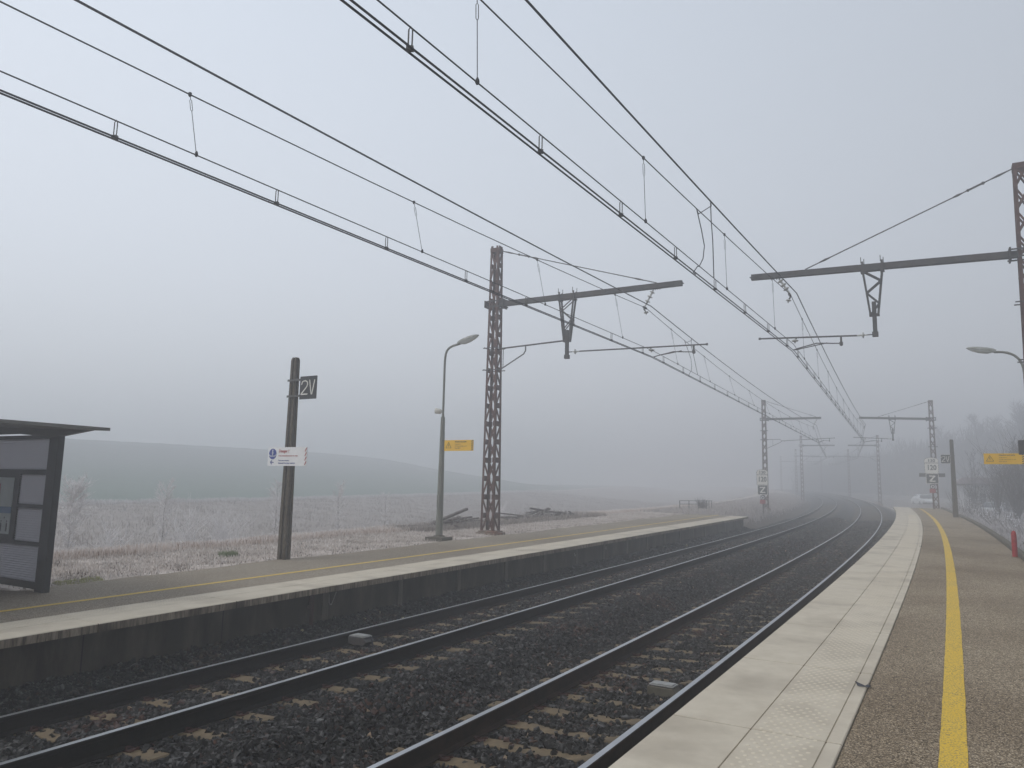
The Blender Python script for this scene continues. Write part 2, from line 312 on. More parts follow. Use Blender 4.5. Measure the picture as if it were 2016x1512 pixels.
# ------------------------------------------------------------------ ground (one sheet reaching into the fog)
def sm(a, b, x): t = np.clip((x-a)/(b-a), 0, 1); return t*t*(3-2*t)
def tz(s, o):
    s = np.asarray(s, float); o = np.asarray(o, float)
    # platform cross section on the left / right, and open-line cross section
    oo = o; o = np.where(o < -53, np.minimum(-53, o+.6*np.clip(s-175, 0, None)), o)      # the hill draws away from the line
    L1 = np.interp(o, [-400, -200, -132, -112, -100, -85, -65, -53, -49, -44, -38, -30, -24, -17.5, -14.2, -12.9, -11, -9.3, -8.9, -6.0, -5.7, -5.5],
                   [8.6, 8.3, 8.0, 7.4, 6.3, 3.7, .9, -.05, .05, -.1, -.55, -1.15, -1.25, -.75, .30, .50, .475, .46, .40, .40, -.6, -.75])
    L2 = np.interp(o, [-400, -200, -132, -112, -100, -85, -65, -53, -49, -44, -38, -30, -24, -17.5, -14.2, -12.9, -11, -9.3, -8.0, -6.9, -6.1, -5.5],
                   [8.6, 8.3, 8.0, 7.4, 6.3, 3.7, .9, -.05, .05, -.1, -.55, -1.15, -1.25, -.75, .28, .45, .42, .36, .16, -.15, -.42, -.75])
    fall = 1-.25*sm(130, 320, s)
    o = oo; wl = sm(43.9, 46.5, s); zl = L1*(1-wl)+L2*wl
    zl = np.where(o < -53, zl*fall, zl)
    R1 = np.interp(o, [2.5, 2.9, 4.7, 4.9, 8, 14, 40, 400], [-.75, .45, .5, .60, .50, .0, -.6, 1])
    R2 = np.interp(o, [1.9, 2.7, 3.6, 5, 8, 14, 40, 400], [-.75, -.5, -.35, -.1, -.15, -.3, -.6, 1])
    wr = sm(67.0, 68.5, s); zr = R1*(1-wr)+R2*wr
    z = np.where(o < -5.5, zl, np.where(o > 1.9, zr, -.75))
    amp = np.where(o < -14, np.clip((-14-o)/8, 0, 1)*.10, 0)+np.where((o < -9.2) & (o >= -14), .022, 0)+np.where(o > 5, .05, 0)
    return z+amp*nz(s, o, .55)+amp*.5*nz(s, o, 1.9, 2)
S_ = np.concatenate([np.arange(-90, -4, 3), np.arange(-4, 70, .5), np.arange(70, 130, 1.5), np.arange(130, 600, 10)])
O_ = np.concatenate([np.linspace(-400, -135, 12), np.arange(-130, -54, 2.5), np.arange(-54, -20, .8), np.arange(-20, -14.5, .4), np.arange(-14.5, -5.4, .18), [-5.2, 0, 1.7, 1.9, 2.2, 2.5, 2.7, 2.9, 3.3, 3.6, 4.2, 4.7, 4.9], np.arange(5.1, 12, .35), np.arange(12, 40, 2), np.linspace(42, 400, 20)])
SS, OO = np.meshgrid(S_, O_, indexing='ij'); ZZ = tz(SS, OO); V = atn(SS.ravel(), OO.ravel(), ZZ.ravel())
no = len(O_); ii = np.arange(len(S_)-1)[:, None]*no+np.arange(no-1)[None, :]; ii = ii.ravel()
F = np.stack([ii, ii+no, ii+no+1, ii+1], 1)
c = np.zeros((*SS.shape, 3)); n1 = nz(SS, OO, .35, 1)[..., None]*.5+.5; n2 = nz(SS, OO, 2.1, 3)[..., None]*.5+.5
frost = np.array([.56, .51, .475]); pink = np.array([.34, .285, .245]); soil = np.array([.16, .13, .11]); green = np.array([.075, .135, .10]); grey = np.array([.15, .17, .17])
c[:] = frost*(.4+.6*n2)+pink*(.6-.6*n2)
mk = (OO > -12.4) & (OO < -5.4); c[mk] = (soil*1.9*(1-.75*n2)+frost*1.4*.75*n2)[mk]
mk = (OO <= -14) & (OO > -49.2); c[mk] = (frost*.62*(.35+.55*n1)+pink*.75*(.65-.55*n1))[mk]
fg = sm(-98, -60, OO)[..., None]; fc = green*fg+grey*(1-fg); mk = OO < -51; c[mk] = (fc*(.9+.2*n1))[mk]
mk = (OO > -7.2) & (OO < 2.9) & (SS > 44.5); c[mk] = (soil*(.5+.4*n2))[mk]
mk = OO > 2.9; c[mk] = (np.array([.26, .245, .24])*(.5+.7*n2))[mk]
ground = npmesh('ground', V, F, [M['ground']], vcol=c.reshape(-1, 3), smooth=True); tag(ground, 'frosty verge, meadow and green field fading into the fog', kind='structure')

# ------------------------------------------------------------------ ballast
def zb(s, o):
    s = np.asarray(s, float); o = np.asarray(o, float)
    w = sm(-2.4, -1.3, o); pl = zN(o)*w+zL(o)*(1-w)
    z = pl-.212+.085*np.exp(-((o+1.86)/.34)**2)
    zl = np.where(o < -5.05, z+(-5.05-o)/.6*.20, z)            # heaped against the left platform wall
    zlo = np.where(o < -5.35, z-(-5.35-o)*.42, z)              # open shoulder beyond the platform
    wl = sm(43.5, 45.5, s); z = zl*(1-wl)+zlo*wl
    wr = sm(66.8, 68, s); z = z-wr*np.clip(o-1.55, 0, 9)*.42
    return z+.012*nz(s, o, 3.1)+.01*nz(s, o, 7.7, 5)
def ball_sheet(name, s0, s1, ds, offs):
    s_ = np.arange(s0, s1+.01, ds); a, b = np.meshgrid(s_, offs, indexing='ij'); V = atn(a.ravel(), b.ravel(), zb(a, b).ravel()-.012); n = len(offs)
    i = (np.arange(len(s_)-1)[:, None]*n+np.arange(n-1)[None, :]).ravel()
    return npmesh(name, V, np.stack([i, i+n, i+n+1, i+1], 1), [M['ballast']], smooth=True)
bed = ball_sheet('gravel', -8, 260, .5, np.concatenate([np.linspace(-6.9, -5.4, 8), np.arange(-5.3, 1.75, .15), np.linspace(1.8, 2.9, 6)])); tag(bed, 'dark ballast under both tracks', kind='stuff')
PH_N, PH_L, SP = 8.36, 6.24, .585
def stones(name, s0, s1, dens, size, o0=-5.72, o1=1.82, seed=1):
    rg = np.random.default_rng(seed); n = int((s1-s0)*(o1-o0)*dens)
    s = rg.uniform(s0, s1, n); o = rg.uniform(o0, o1, n)
    ok = np.ones(n, bool)
    for ro in (-.7525, .7525, -D-.7525, -D+.7525): ok &= abs(o-ro) > .092
    keep = rg.random(n)
    for ph, c0 in ((PH_N, 0.), (PH_L, -D)):
        ds = abs((s-ph+SP/2) % SP-SP/2); on = (ds < .115) & (abs(o-c0) < 1.28)
        nearmid = abs(o-c0) < .42
        thr = np.where(nearmid & (rg.random(n) < .9), np.where(nz(s, o, 2.7, 9) > .22, .80, .10), .06)
        ok &= ~(on & (keep > thr))
    s, o = s[ok], o[ok]; n = len(s)
    cube = np.array([[x, y, z] for x in (-1, 1) for y in (-1, 1) for z in (-1, 1)], float)
    fac = np.array([(0, 1, 3, 2), (4, 6, 7, 5), (0, 4, 5, 1), (2, 3, 7, 6), (0, 2, 6, 4), (1, 5, 7, 3)])
    v = cube[None]*(1+rg.uniform(-.62, .30, (n, 8, 3)))
    sc = size*rg.uniform(.5, 1.3, (n, 1, 1))*rg.uniform(.55, 1.35, (n, 1, 3)); v *= sc
    a, b, g = rg.uniform(0, 6.28, (3, n)); b = b*.5
    ca, sa, cb, sb = np.cos(a), np.sin(a), np.cos(b), np.sin(b)
    x, y, z = v[..., 0], v[..., 1], v[..., 2]
    y, z = y*cb[:, None]-z*sb[:, None], y*sb[:, None]+z*cb[:, None]
    x, y = x*ca[:, None]-y*sa[:, None], x*sa[:, None]+y*ca[:, None]
    x, z = x*np.cos(g*.25)[:, None]-z*np.sin(g*.25)[:, None], x*np.sin(g*.25)[:, None]+z*np.cos(g*.25)[:, None]
    zz = zb(s, o)+rg.uniform(-.010, .016, n)
    for ph, c0, pf in ((PH_N, 0., zN), (PH_L, -D, zL)):
        ds = abs((s-ph+SP/2) % SP-SP/2); on = (ds < .115) & (abs(o-c0) < 1.28); zz = np.where(on, np.maximum(zz, pf(o)-.192), zz)
    P = atn(s, o, zz); V = P[:, None, :]+np.stack([x, y, z], -1)
    Fc = (np.arange(n)[:, None, None]*8+fac[None]).reshape(-1, 4)
    base = rg.uniform(.006, .026, n)[:, None]*np.array([1.06, 1, .93])
    pat = np.exp(-((nz(s, o, .9, 4)-.75)/.3)**2)
    red = (rg.random(n) < .05+.38*pat)
    base[red] = rg.uniform(.6, 1.5, red.sum())[:, None]*np.array([.052, .026, .018])
    pale = rg.random(n) < .0022; base[pale] = np.array([.34, .25, .17])*rg.uniform(.7, 1.3, pale.sum())[:, None]
    green_ = (o < -4.9); base[green_] *= np.array([.80, 1.0, .9])
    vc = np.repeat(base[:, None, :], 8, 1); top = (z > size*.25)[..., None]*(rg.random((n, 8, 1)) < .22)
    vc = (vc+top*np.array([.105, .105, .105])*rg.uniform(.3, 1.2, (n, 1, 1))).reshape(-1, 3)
    ob = npmesh(name, V.reshape(-1, 3), Fc, [M['stone']], vcol=vc); return tag(ob, 'loose dark ballast stones around the rails', kind='stuff')
stones('gravel', 3.2, 13, 1250, .0225, seed=1); stones('gravel', 13, 27, 760, .027, seed=2); stones('gravel', 27, 60, 150, .042, seed=3)

# ------------------------------------------------------------------ railway tracks
RP = [(-.070, -.172), (-.070, -.164), (-.012, -.148), (-.009, -.125), (-.009, -.050), (-.034, -.036), (-.0355, -.010), (-.028, -.002), (0, 0), (.028, -.002), (.0355, -.010), (.034, -.036), (.009, -.050), (.009, -.125), (.012, -.148), (.070, -.164), (.070, -.172)]
RM = [0]*7+[1, 1]+[0]*7+[0]
rs = np.concatenate([np.arange(-6, 80, .5), np.arange(80, 256, 2)])
def sleeper_mesh(pf):
    m = MB(); prof = [(-1.25, -.05), (-1.25, 0), (-.42, 0), (-.30, -.014), (.30, -.014), (.42, 0), (1.25, 0), (1.25, -.05)]
    m.prism([(x, z-.02 if z == -.05 else z) for x, z in prof], -.105, .105)
    m.prism([(-1.27, -.16), (-1.25, -.07), (1.25, -.07), (1.27, -.16)], -.135, .135)
    return m
def make_track(c0, pf, slope, ph, label, side_m, top_m, railz):
    root = empty('railway_track', 8, c0, -.2); tag(root, label, 'railway track', 'the two curving railway tracks')
    bpy.context.view_layer.update(); inv = root.matrix_world.inverted()
    for sgn in (-1, 1):
        o0 = c0+sgn*.7525
        r = sweep('rail', [(o0+x, pf(o0)+z) for x, z in RP], rs, [side_m, top_m], root, closed=True, midx=RM, smooth=False)
        r.data.transform(inv)
        tag(r, ('left' if sgn < 0 else 'right')+' rail of the pair with a polished running surface')
    first = None; k0 = math.ceil((2.5-ph)/SP); cnt = 0
    clip0 = None
    for k in range(k0, k0+100):
        s = ph+k*SP
        if first is None:
            o = sleeper_mesh(pf).build('sleeper', M['sleeper'], None, bevel=.012); first = o
        else: o = first.copy(); COL.objects.link(o)
        o.parent = root
        p = at(s, c0, pf(c0)-.184); mw = Matrix.Translation(p) @ Matrix.Rotation(-TH(s)+random.uniform(-.008, .008), 4, 'Z') @ Matrix.Rotation(-math.atan(slope), 4, 'Y')
        o.matrix_parent_inverse = Matrix(); o.matrix_basis = inv @ mw
        if s < 24:
            for x in (-.7525, .7525):
                for sg in (-1, 1):
                    if clip0 is None:
                        m = MB()
                        pts = [(.0+.045*math.cos(a)*1.5, .042*math.sin(a), .018+.012*math.sin(a*2+1)) for a in [i*6.283/9*.92 for i in range(10)]]
                        m.tube(pts, .0085, 5); m.box(-.07, .02, -.05, .05, -.002, .010); m.box(-.085, -.045, -.022, .022, .0, .028)
                        cl = m.build('rail_clip', M['clip']); clip0 = cl
                    else: cl = clip0.copy(); COL.objects.link(cl)
                    cl.parent = o; cl.matrix_parent_inverse = Matrix()
                    cl.matrix_basis = Matrix.Translation((x+sg*.115, random.uniform(-.01, .01), .0)) @ Matrix.Rotation(0 if sg > 0 else math.pi, 4, 'Z')
    # distant sleepers as one part
    m = MB(); V = []; Fq = []
    for j in range(60):
        s = ph+(k0+100+j)*SP
        for dx, dy in ((-1.25, -.11), (1.25, -.11), (1.25, .11), (-1.25, .11)): V.append((s+dy, c0+dx, pf(c0+dx)-.186))
        Fq.append([4*j+i for i in range(4)])
    V = np.array(V); r = npmesh('sleeper', atn(V[:, 0], V[:, 1], V[:, 2]), Fq, [M['sleeper']], root); r.data.transform(inv); r['kind'] = 'stuff'
    return root
make_track(0.0, zN, CN, PH_N, 'curving track with rust brown rails beside the tactile-paved right platform', M['rail_side'], M['rail_top'], 0)
make_track(-D, zL, CL, PH_L, 'curving track with dull dark rails below the left platform wall', M['rail_side_dark'], M['rail_top_dull'], 0)

# ------------------------------------------------------------------ platforms
def domes(name, oA, oB, z, s0, s1, parent, sgn=1):
    pitch = .062; no_ = int((oB-oA-.03)/pitch*2); so_ = np.arange(s0, s1, pitch)
    S, O = np.meshgrid(so_, oA+.035+np.arange(int((oB-oA-.03)/pitch))*pitch, indexing='ij')
    O = O+((np.arange(len(so_)) % 2)*pitch/2)[:, None]; S = S.ravel(); O = O.ravel()
    k = ((S+100) % 2.0 > .03); S, O = S[k], O[k]; n = len(S); nn = 8
    ang = np.arange(nn)*6.28318/nn; rings = [(.0155, 0), (.0125, .0026), (.008, .0033)]
    V = []
    for r, h in rings: V.append(atn((S[:, None]+r*np.sin(ang)), (O[:, None]+r*np.cos(ang)), np.full((n, nn), z+h)))
    V = np.concatenate(V, 1); q = []
    for i in range(2):
        for a in range(nn): q.append((i*nn+a, i*nn+(a+1) % nn, (i+1)*nn+(a+1) % nn, (i+1)*nn+a))
    q += [(16, 17, 18, 19), (16, 19, 20, 23), (20, 21, 22, 23)]
    F = (np.arange(n)[:, None, None]*24+np.array(q)[None]).reshape(-1, 4)
    return npmesh(name, V.reshape(-1, 3), F, [M['stud']], parent)
def coping(name, oe, om, og, ot, z, th, s0, s1, parent, sgn, phase):
    """precast edge slabs, 2 m each, grooves cut in the top; sgn=+1 edge is at smaller o"""
    g = .0055; d = .009
    prof = [(oe, z-th), (oe, z-.010), (oe+sgn*.010, z), (om-sgn*g, z), (om-sgn*g*.6, z-d), (om+sgn*g*.6, z-d), (om+sgn*g, z)]
    if og is not None: prof += [(og-sgn*g, z), (og-sgn*g*.6, z-d), (og+sgn*g*.6, z-d), (og+sgn*g, z)]
    prof += [(ot-sgn*.006, z), (ot, z-.006), (ot, z-th)]
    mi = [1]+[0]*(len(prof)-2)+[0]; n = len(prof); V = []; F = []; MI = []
    edges = [s0]+[x for x in np.arange(phase-40, s1+2, 2.0) if s0+.3 < x < s1-.3]+[s1]; b = 0
    gp = .003
    for a, c_ in zip(edges[:-1], edges[1:]):
        a2, c2 = a+gp, c_; gp = RNG.uniform(.005, .0085); c2 = c_-gp; ln = [a2, a2+.004]+list(np.linspace(a2+.3, c2-.3, 3))+[c2-.004, c2]
        dz = RNG.uniform(-.0012, .0012)
        for j, s in enumerate(ln):
            ch = -.004 if j in (0, len(ln)-1) else 0
            for i, (o, zz) in enumerate(prof): V.append((s, o, zz+dz+(ch if zz > z-.008 and 0 < i < n-1 else 0)))
        for j in range(len(ln)-1):
            for i in range(n): F.append((b+j*n+i, b+(j+1)*n+i, b+(j+1)*n+(i+1) % n, b+j*n+(i+1) % n)); MI.append(mi[i])
        b += len(ln)*n
        # end caps as quads strips between slabs
        for e_ in (0, len(ln)-1):
            bb = b-len(ln)*n+e_*n
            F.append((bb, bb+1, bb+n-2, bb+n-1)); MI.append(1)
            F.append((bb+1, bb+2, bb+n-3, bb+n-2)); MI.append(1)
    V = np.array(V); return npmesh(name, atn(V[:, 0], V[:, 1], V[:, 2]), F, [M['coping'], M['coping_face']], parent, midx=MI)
def platform_root(label):
    r = bpy.data.objects.new('platform', None); COL.objects.link(r); return tag(r, label, kind='structure')
SR0, SR1 = -6.0, 66.9
pr_ = platform_root('right platform with beige tactile edge slabs, brown asphalt and yellow line')
coping('edge_slabs', PE, PM, PG, PT, HP, .11, SR0, SR1, pr_, 1, 11.3)
domes('tactile_studs', PM+.02, PG-.01, HP-.0005, 3.0, 50, pr_)
sweep('asphalt', lambda s: [(PT+.004+.006*float(nz(s, 1, 9)), HP-.06), (PT+.008+.006*float(nz(s, 1, 9)), HP-.012), (PT+.05, HP-.004), (3.1, HP), (3.4, HP), (4.0, HP-.004), (4.67, HP-.01), (4.67, HP-.3)], np.arange(SR0, SR1-1, .15), [M['asphalt']], pr_)
sweep('yellow_line', lambda s: [(3.198+.006*float(nz(s*3, 2, 1.0)), HP+.0035), (3.346+.006*float(nz(s*2.6, 5, 1.0)), HP+.0035)], np.arange(SR0, 64.2, .25), [M['yellow']], pr_)
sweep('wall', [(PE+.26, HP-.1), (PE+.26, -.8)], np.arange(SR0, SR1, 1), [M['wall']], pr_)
sweep('kerb', lambda s: [(4.672, HP-.2), (4.672, HP+.085+.01*float(nz(s, 1, 1))), (4.685, HP+.10+.01*float(nz(s, 1, 1))), (4.80, HP+.10+.01*float(nz(s, 2, 1))), (4.81, HP-.2)], np.arange(SR0, 66, .5), [M['pilaster']], pr_)
m = MB(); 
for (a, b) in (((SR1, PE+.3), (SR1, 4.6)),):
    p, q = at(a[0], a[1], HP-.12), at(b[0], b[1], HP-.12); m.bar((p.x, p.y, p.z-.35), (q.x, q.y, q.z-.35), .2, .7)
m.build('end_wall', M['pilaster'], pr_)
SL0, SL1 = -10.0, 43.8
pl_ = platform_root('left platform with pale edge slabs overhanging a dark stained wall')
coping('edge_slabs', -D-QE, -D-QM, None, -D-QT, HQ, .10, SL0, SL1, pl_, -1, 7.43)
domes('tactile_studs', -D-QT+.06, -D-QM-.02, HQ-.0005, 5.0, 30, pl_)
def aw(s): return -8.95+.16*float(nz(s*.5, 3, 1))+.05*float(nz(s*3, 1, 1))-(1.2 if s < 8 else 0)*min(1, max(0, (8.6-s)/1.2))
sweep('asphalt', lambda s: [(-D-QT-.006, HQ-.05), (-D-QT-.012, HQ-.008), (-6.8, HQ-.002), (-7.4, HQ), (-8.2, HQ), (aw(s), HQ-.012), (aw(s)-.03, HQ-.06)], np.arange(SL0, SL1+.6, .2), [M['asphalt_far']], pl_)
sweep('yellow_line', lambda s: [(-D-QY-.055, HQ+.0035), (-D-QY+.055, HQ+.0035)], np.arange(SL0, 45.0, .5), [M['yellow_far']], pl_)
m = MB(); V = []; F = []
WO = -D-1.95
for k in range(-9, 17):
    s0, s1 = 11.4+2*k+.008, 11.4+2*k+1.992
    if s0 > SL1-.5: break
    s1 = min(s1, SL1-.4); b = len(V)
    for s in np.linspace(s0, s1, 4): V += [(s, WO, HQ-.098), (s, WO, -.7)]
    for i in range(3): F.append((b+2*i, b+2*i+1, b+2*i+3, b+2*i+2))
b = len(V); V += [(SL0, WO-.05, HQ-.098), (SL0, WO-.05, -.7)]
for s in np.arange(SL0+1, SL1-.3, 1): V += [(s, WO-.05, HQ-.098), (s, WO-.05, -.7)]
mi = [0]*len(F); nb = (len(V)-b)//2
for i in range(nb-1): F.append((b+2*i, b+2*i+1, b+2*i+3, b+2*i+2)); mi.append(1)
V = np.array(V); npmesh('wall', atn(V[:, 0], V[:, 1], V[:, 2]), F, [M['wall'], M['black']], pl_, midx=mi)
m = MB(); V = []; F = []; mi = []
for k in range(-6, 17):
    s = 11.42+1.97*k; w = .06+.02*random.random()
    if s > SL1-.6: break
    if k in (-1, -2, -4): continue
    for (a, o) in ((s-w, WO), (s-w, WO+.022), (s+w, WO+.022), (s+w, WO)):
        V += [(a, o, HQ-.1), (a, o, -.6)]
    b = len(V)-8
    for i in range(3): F.append((b+2*i, b+2*i+1, b+2*i+3, b+2*i+2)); mi.append(0)
V = np.array(V); npmesh('wall_ribs', atn(V[:, 0], V[:, 1], V[:, 2]), F, [M['pilaster']], pl_)
# pale end block of the left platform, sloping retaining wing
m = MB()
def P3(s, o, z): return at(s, o, z)
m.add([P3(SL1-.4, WO+.02, HQ-.1), P3(SL1-.4, WO+.02, -.6), P3(SL1+.1, WO-.05, -.6), P3(SL1+.1, WO-.05, HQ-.1), P3(SL1+.1, -8.4, -.3), P3(SL1+.1, -8.4, HQ-.1)], [(0, 1, 2, 3), (3, 2, 4, 5)])
m.build('end_wall', M['pilaster'], pl_)
# rusty drain pipe and chalk marks on the wall
m = MB(); m.tube([at(11.05, WO+.05, .36), at(11.05, WO+.07, .22), at(11.07, WO+.06, .10), at(11.07, WO+.06, -.12)], [.045, .04, .032, .032], 8)
m.tube([at(11.05, WO+.055, .20), at(11.05, WO+.06, .16)], .055, 8); m.build('drain_pipe', M['clip'], pl_, smooth=True)
m = MB()
def stroke(p, w=.011):
    for a, b in zip(p[:-1], p[1:]): m.tube([at(a[0], WO+.004, a[1]), at(b[0], WO+.004, b[1])], w, 4)
stroke([(11.50, .32), (11.51, .20), (11.545, .14), (11.58, .14), (11.63, .23), (11.68, .33)])
stroke([(21.10, .25), (21.16, .16), (21.26, .27)], .009); stroke([(23.4, .27), (23.4, .18)], .009)
m.build('chalk_marks', M['chalk'], pl_)

# ------------------------------------------------------------------ lattice masts with their arms
def lattice(m, zt, wx0, wy0, wx1, wy1, pitch=.56, leg=.072, fine=True):
    def ft(z): t = z/zt; return (wx0+(wx1-wx0)*t)/2, (wy0+(wy1-wy0)*t)/2
    for sx in (-1, 1):
        for sy in (-1, 1):
            a = ft(0); b = ft(zt); th = .010
            for (ww, hh, ox, oy) in ((leg, th, leg/2, th/2), (th, leg, th/2, leg/2)):
                p = [(sx*(a[0]-ox), sy*(a[1]-oy), 0), (sx*(b[0]-ox), sy*(b[1]-oy), zt)]
                vs = []
                for q in p:
                    for i in (-1, 1):
                        for j in (-1, 1): vs.append((q[0]+i*ww/2, q[1]+j*hh/2, q[2]))
                m.add(vs, [(0, 1, 3, 2), (4, 6, 7, 5), (0, 4, 5, 1), (2, 3, 7, 6), (0, 2, 6, 4), (1, 5, 7, 3)])
    n = int(zt/pitch)
    for k in range(n):
        z0, z1 = k*zt/n, (k+1)*zt/n; a, b = ft(z0), ft(z1)
        for sy in (-1, 1):      # crossed flats on the two faces square to the track
            m.bar((-a[0]+.02, sy*(a[1]-.012), z0+.03), (b[0]-.02, sy*(b[1]-.012), z1-.03), .008, .062 if pitch > .9 else .048)
            m.bar((a[0]-.02, sy*(a[1]-.024), z0+.03), (-b[0]+.02, sy*(b[1]-.024), z1-.03), .008, .062 if pitch > .9 else .048)
            if pitch > .9: m.bar((-b[0]+.03, sy*(b[1]-.006), z1), (-b[0]+.10, sy*(b[1]-.006), z1), .008, .16); m.bar((b[0]-.10, sy*(b[1]-.006), z1), (b[0]-.03, sy*(b[1]-.006), z1), .008, .16)
        for sx in (-1, 1):      # batten plates on the other two
            if pitch < .9:
                m.bar((sx*(a[0]-.012), -a[1]+.02, z0+.02), (sx*(b[0]-.012), b[1]-.02, z1-.02), .008, .05); m.bar((sx*(a[0]-.024), a[1]-.02, z0+.02), (sx*(b[0]-.024), -b[1]+.02, z1-.02), .008, .05); continue
            for q in (.5, 1.0):
                zb_ = z0+(z1-z0)*q; w_ = ft(zb_); m.bar((sx*(w_[0]-.006), -w_[1]+.02, zb_), (sx*(w_[0]-.006), w_[1]-.02, zb_), .008, .17 if fine else .12)
    t = ft(zt)
    for sx in (-1, 1): m.bar((sx*(t[0]+.004), -t[1]-.006, zt-.07), (sx*(t[0]+.004), t[1]+.006, zt-.07), .01, .14)
    for sy in (-1, 1): m.bar((-t[0]-.006, sy*(t[1]+.004), zt-.07), (t[0]+.006, sy*(t[1]+.004), zt-.07), .01, .14)
    m.box(-t[0]-.01, t[0]+.01, -t[1]-.01, t[1]+.01, zt-.004, zt+.006)
def ibeam(m, p, q, h, w):
    m.bar(p, q, .012, h)
    for sg in (-1, 1): m.bar((p[0], p[1], p[2]+sg*h/2), (q[0], q[1], q[2]+sg*h/2), w, .014)
def insulator(m, p, d, L_, n=3, r=.085):
    prof = [(0, .018), (.06, .018)]
    for k in range(n):
        a = .07+k*(L_-.12)/n; prof += [(a, .03), (a+.02, r), (a+.035, r), (a+.05, .04), (a+.07, .025)]
    prof += [(L_-.02, .022), (L_, .018)]; m.lathe(prof, p, d, 12)
def mast(s, o, zbase, ztop, zarm0, zarm1, xtip, xstay, hang, xc, zc, xm, zm, right, label, wide=(.50, .42, .32, .28), rod=None, detail=True, base_h=.12, group='lattice masts carrying the overhead wires', low=None, hx=None, pitch=.56):
    """zs are over the rail plane; x is measured from the mast axis towards the track"""
    root = empty('lattice_mast', s, o, zbase, flip=right); tag(root, label, 'mast', group)
    Z = lambda z: z-zbase
    m = MB(); lattice(m, Z(ztop), *wide, fine=detail, pitch=pitch); m.build('tower', M['steel_red'], root)
    m = MB(); m.box(-wide[0]/2-.12, wide[0]/2+.14, -wide[1]/2-.14, wide[1]/2+.12, -.3, base_h*.6); m.box(-wide[0]/2-.05, wide[0]/2+.08, -wide[1]/2-.08, wide[1]/2+.05, base_h*.6, base_h); m.build('footing', M['base_concrete'], root, bevel=.02)
    w1 = wide[2]/2
    m = MB()
    for sy in (-1, 1):
        m.bar((w1*.6, sy*.075, Z(zarm0)), (xtip, sy*.05, Z(zarm1)), .008, .16)
        for sg in (-1, 1): m.bar((w1*.6, sy*.055, Z(zarm0)+sg*.075), (xtip, sy*.03, Z(zarm1)+sg*.075), .06, .008)
    for k in range(9): x = .4+(xtip-.4)*k/8; z = zarm0+(zarm1-zarm0)*x/xtip; m.bar((x, -.07, Z(z)), (x, .07, Z(z)), .08, .01)
    m.box(-w1-.16, w1+.22, -.20, -.19, Z(zarm0)-.11, Z(zarm0)-.07); m.box(-w1-.16, w1+.22, -.20, -.19, Z(zarm0)+.07, Z(zarm0)+.11)
    m.box(-w1-.16, w1+.22, .19, .20, Z(zarm0)-.11, Z(zarm0)-.07); m.box(-w1-.16, w1+.22, .19, .20, Z(zarm0)+.07, Z(zarm0)+.11)
    m.box(-w1-.14, -w1-.12, -.24, .24, Z(zarm0)-.12, Z(zarm0)+.12); m.box(w1+.16, w1+.20, -.17, .17, Z(zarm0)-.16, Z(zarm0)+.16)
    m.build('cantilever_arm', M['steel_dark'], root)
    zs = zarm0+(zarm1-zarm0)*xstay/xtip
    A, B = Vector((w1, 0, Z(ztop)-.08)), Vector((xstay, 0, Z(zs)+.10)); dd = B-A
    m = MB(); m.tube([A, B], .016, 6)
    for a0, a1, r in ((.02, .10, .030), (.12, .14, .045), (.19, .205, .045), (.22, .27, .032), (.86, .93, .03)): m.tube([A+dd*a0, A+dd*(a0+a1)/2, A+dd*a1], [.015, r, .015], 6)
    m.bar(A+dd*.135+Vector((0, .03, 0)), A+dd*.195+Vector((0, .03, 0)), .012, .03); m.bar(A+dd*.135-Vector((0, .03, 0)), A+dd*.195-Vector((0, .03, 0)), .012, .03)
    m.build('stay_rod', M['steel_grey'], root, smooth=True)
    # insulator string hanging from the arm and carrying the messenger wire
    zi = zarm0+(zarm1-zarm0)*(xm+.35)/xtip-.09; a = Vector((xm+.28, 0, Z(zi))); b = Vector((xm, 0, Z(zm)+.05)); L_ = (b-a).length
    m = MB(); m.mi = 0; insulator(m, a, b-a, L_, 3); m.mi = 1
    m.tube([a+Vector((0, 0, .02)), a+(b-a)*.12], .02, 6); m.tube([b, b+Vector((-.03, 0, -.08)), b+Vector((.02, 0, -.16))], .022, 6); m.bar(b+Vector((0, -.14, -.04)), b+Vector((0, .14, -.04)), .05, .045)
    for k in range(4): m.tube([a+Vector((-.02+.07*k, 0, .06)), a+Vector((-.02+.07*k, 0, -.03))], .014, 5)
    m.mi = 0; m.lathe([(0, .02), (.02, .075), (.035, .075), (.06, .03), (.09, .02)], b+Vector((.03, 0, -.16)), (0.2, 0, -1), 12)
    m.build('insulator', [M['porcelain'], M['steel_grey']], root, smooth=True)
    rz = zc+.27                                            # registration tube level
    if hang:
        h0, h1 = hx
        zt_ = zarm0+(zarm1-zarm0)*(h0+h1)/2/xtip-.09; zb_ = low
        m = MB(); xm_ = (h0+h1)/2; xb0, xb1 = xm_-.09, xm_+.09; zb2 = zb_+.55
        for sy in (-.09, .09):
            for x0, x1 in ((h0, xb0), (h1, xb1)): m.bar((x0, sy, Z(zt_)), (x1, sy*.6, Z(zb2)), .045, .045)
            nn = 4
            for k in range(nn):
                t0, t1 = k/nn, (k+1)/nn; L0 = h0+(xb0-h0)*t0; R0 = h1+(xb1-h1)*t0; L1 = h0+(xb0-h0)*t1; R1 = h1+(xb1-h1)*t1
                z0, z1 = zt_+(zb2-zt_)*t0, zt_+(zb2-zt_)*t1
                p, q = ((R0, z0), (L1, z1)) if k % 2 == 0 else ((L0, z0), (R1, z1)); m.bar((p[0], sy*(1-.4*t0), Z(p[1])), (q[0], sy*(1-.4*t1), Z(q[1])), .01, .035)
        m.bar((h0-.03, 0, Z(zt_)), (h1+.03, 0, Z(zt_)), .18, .03)
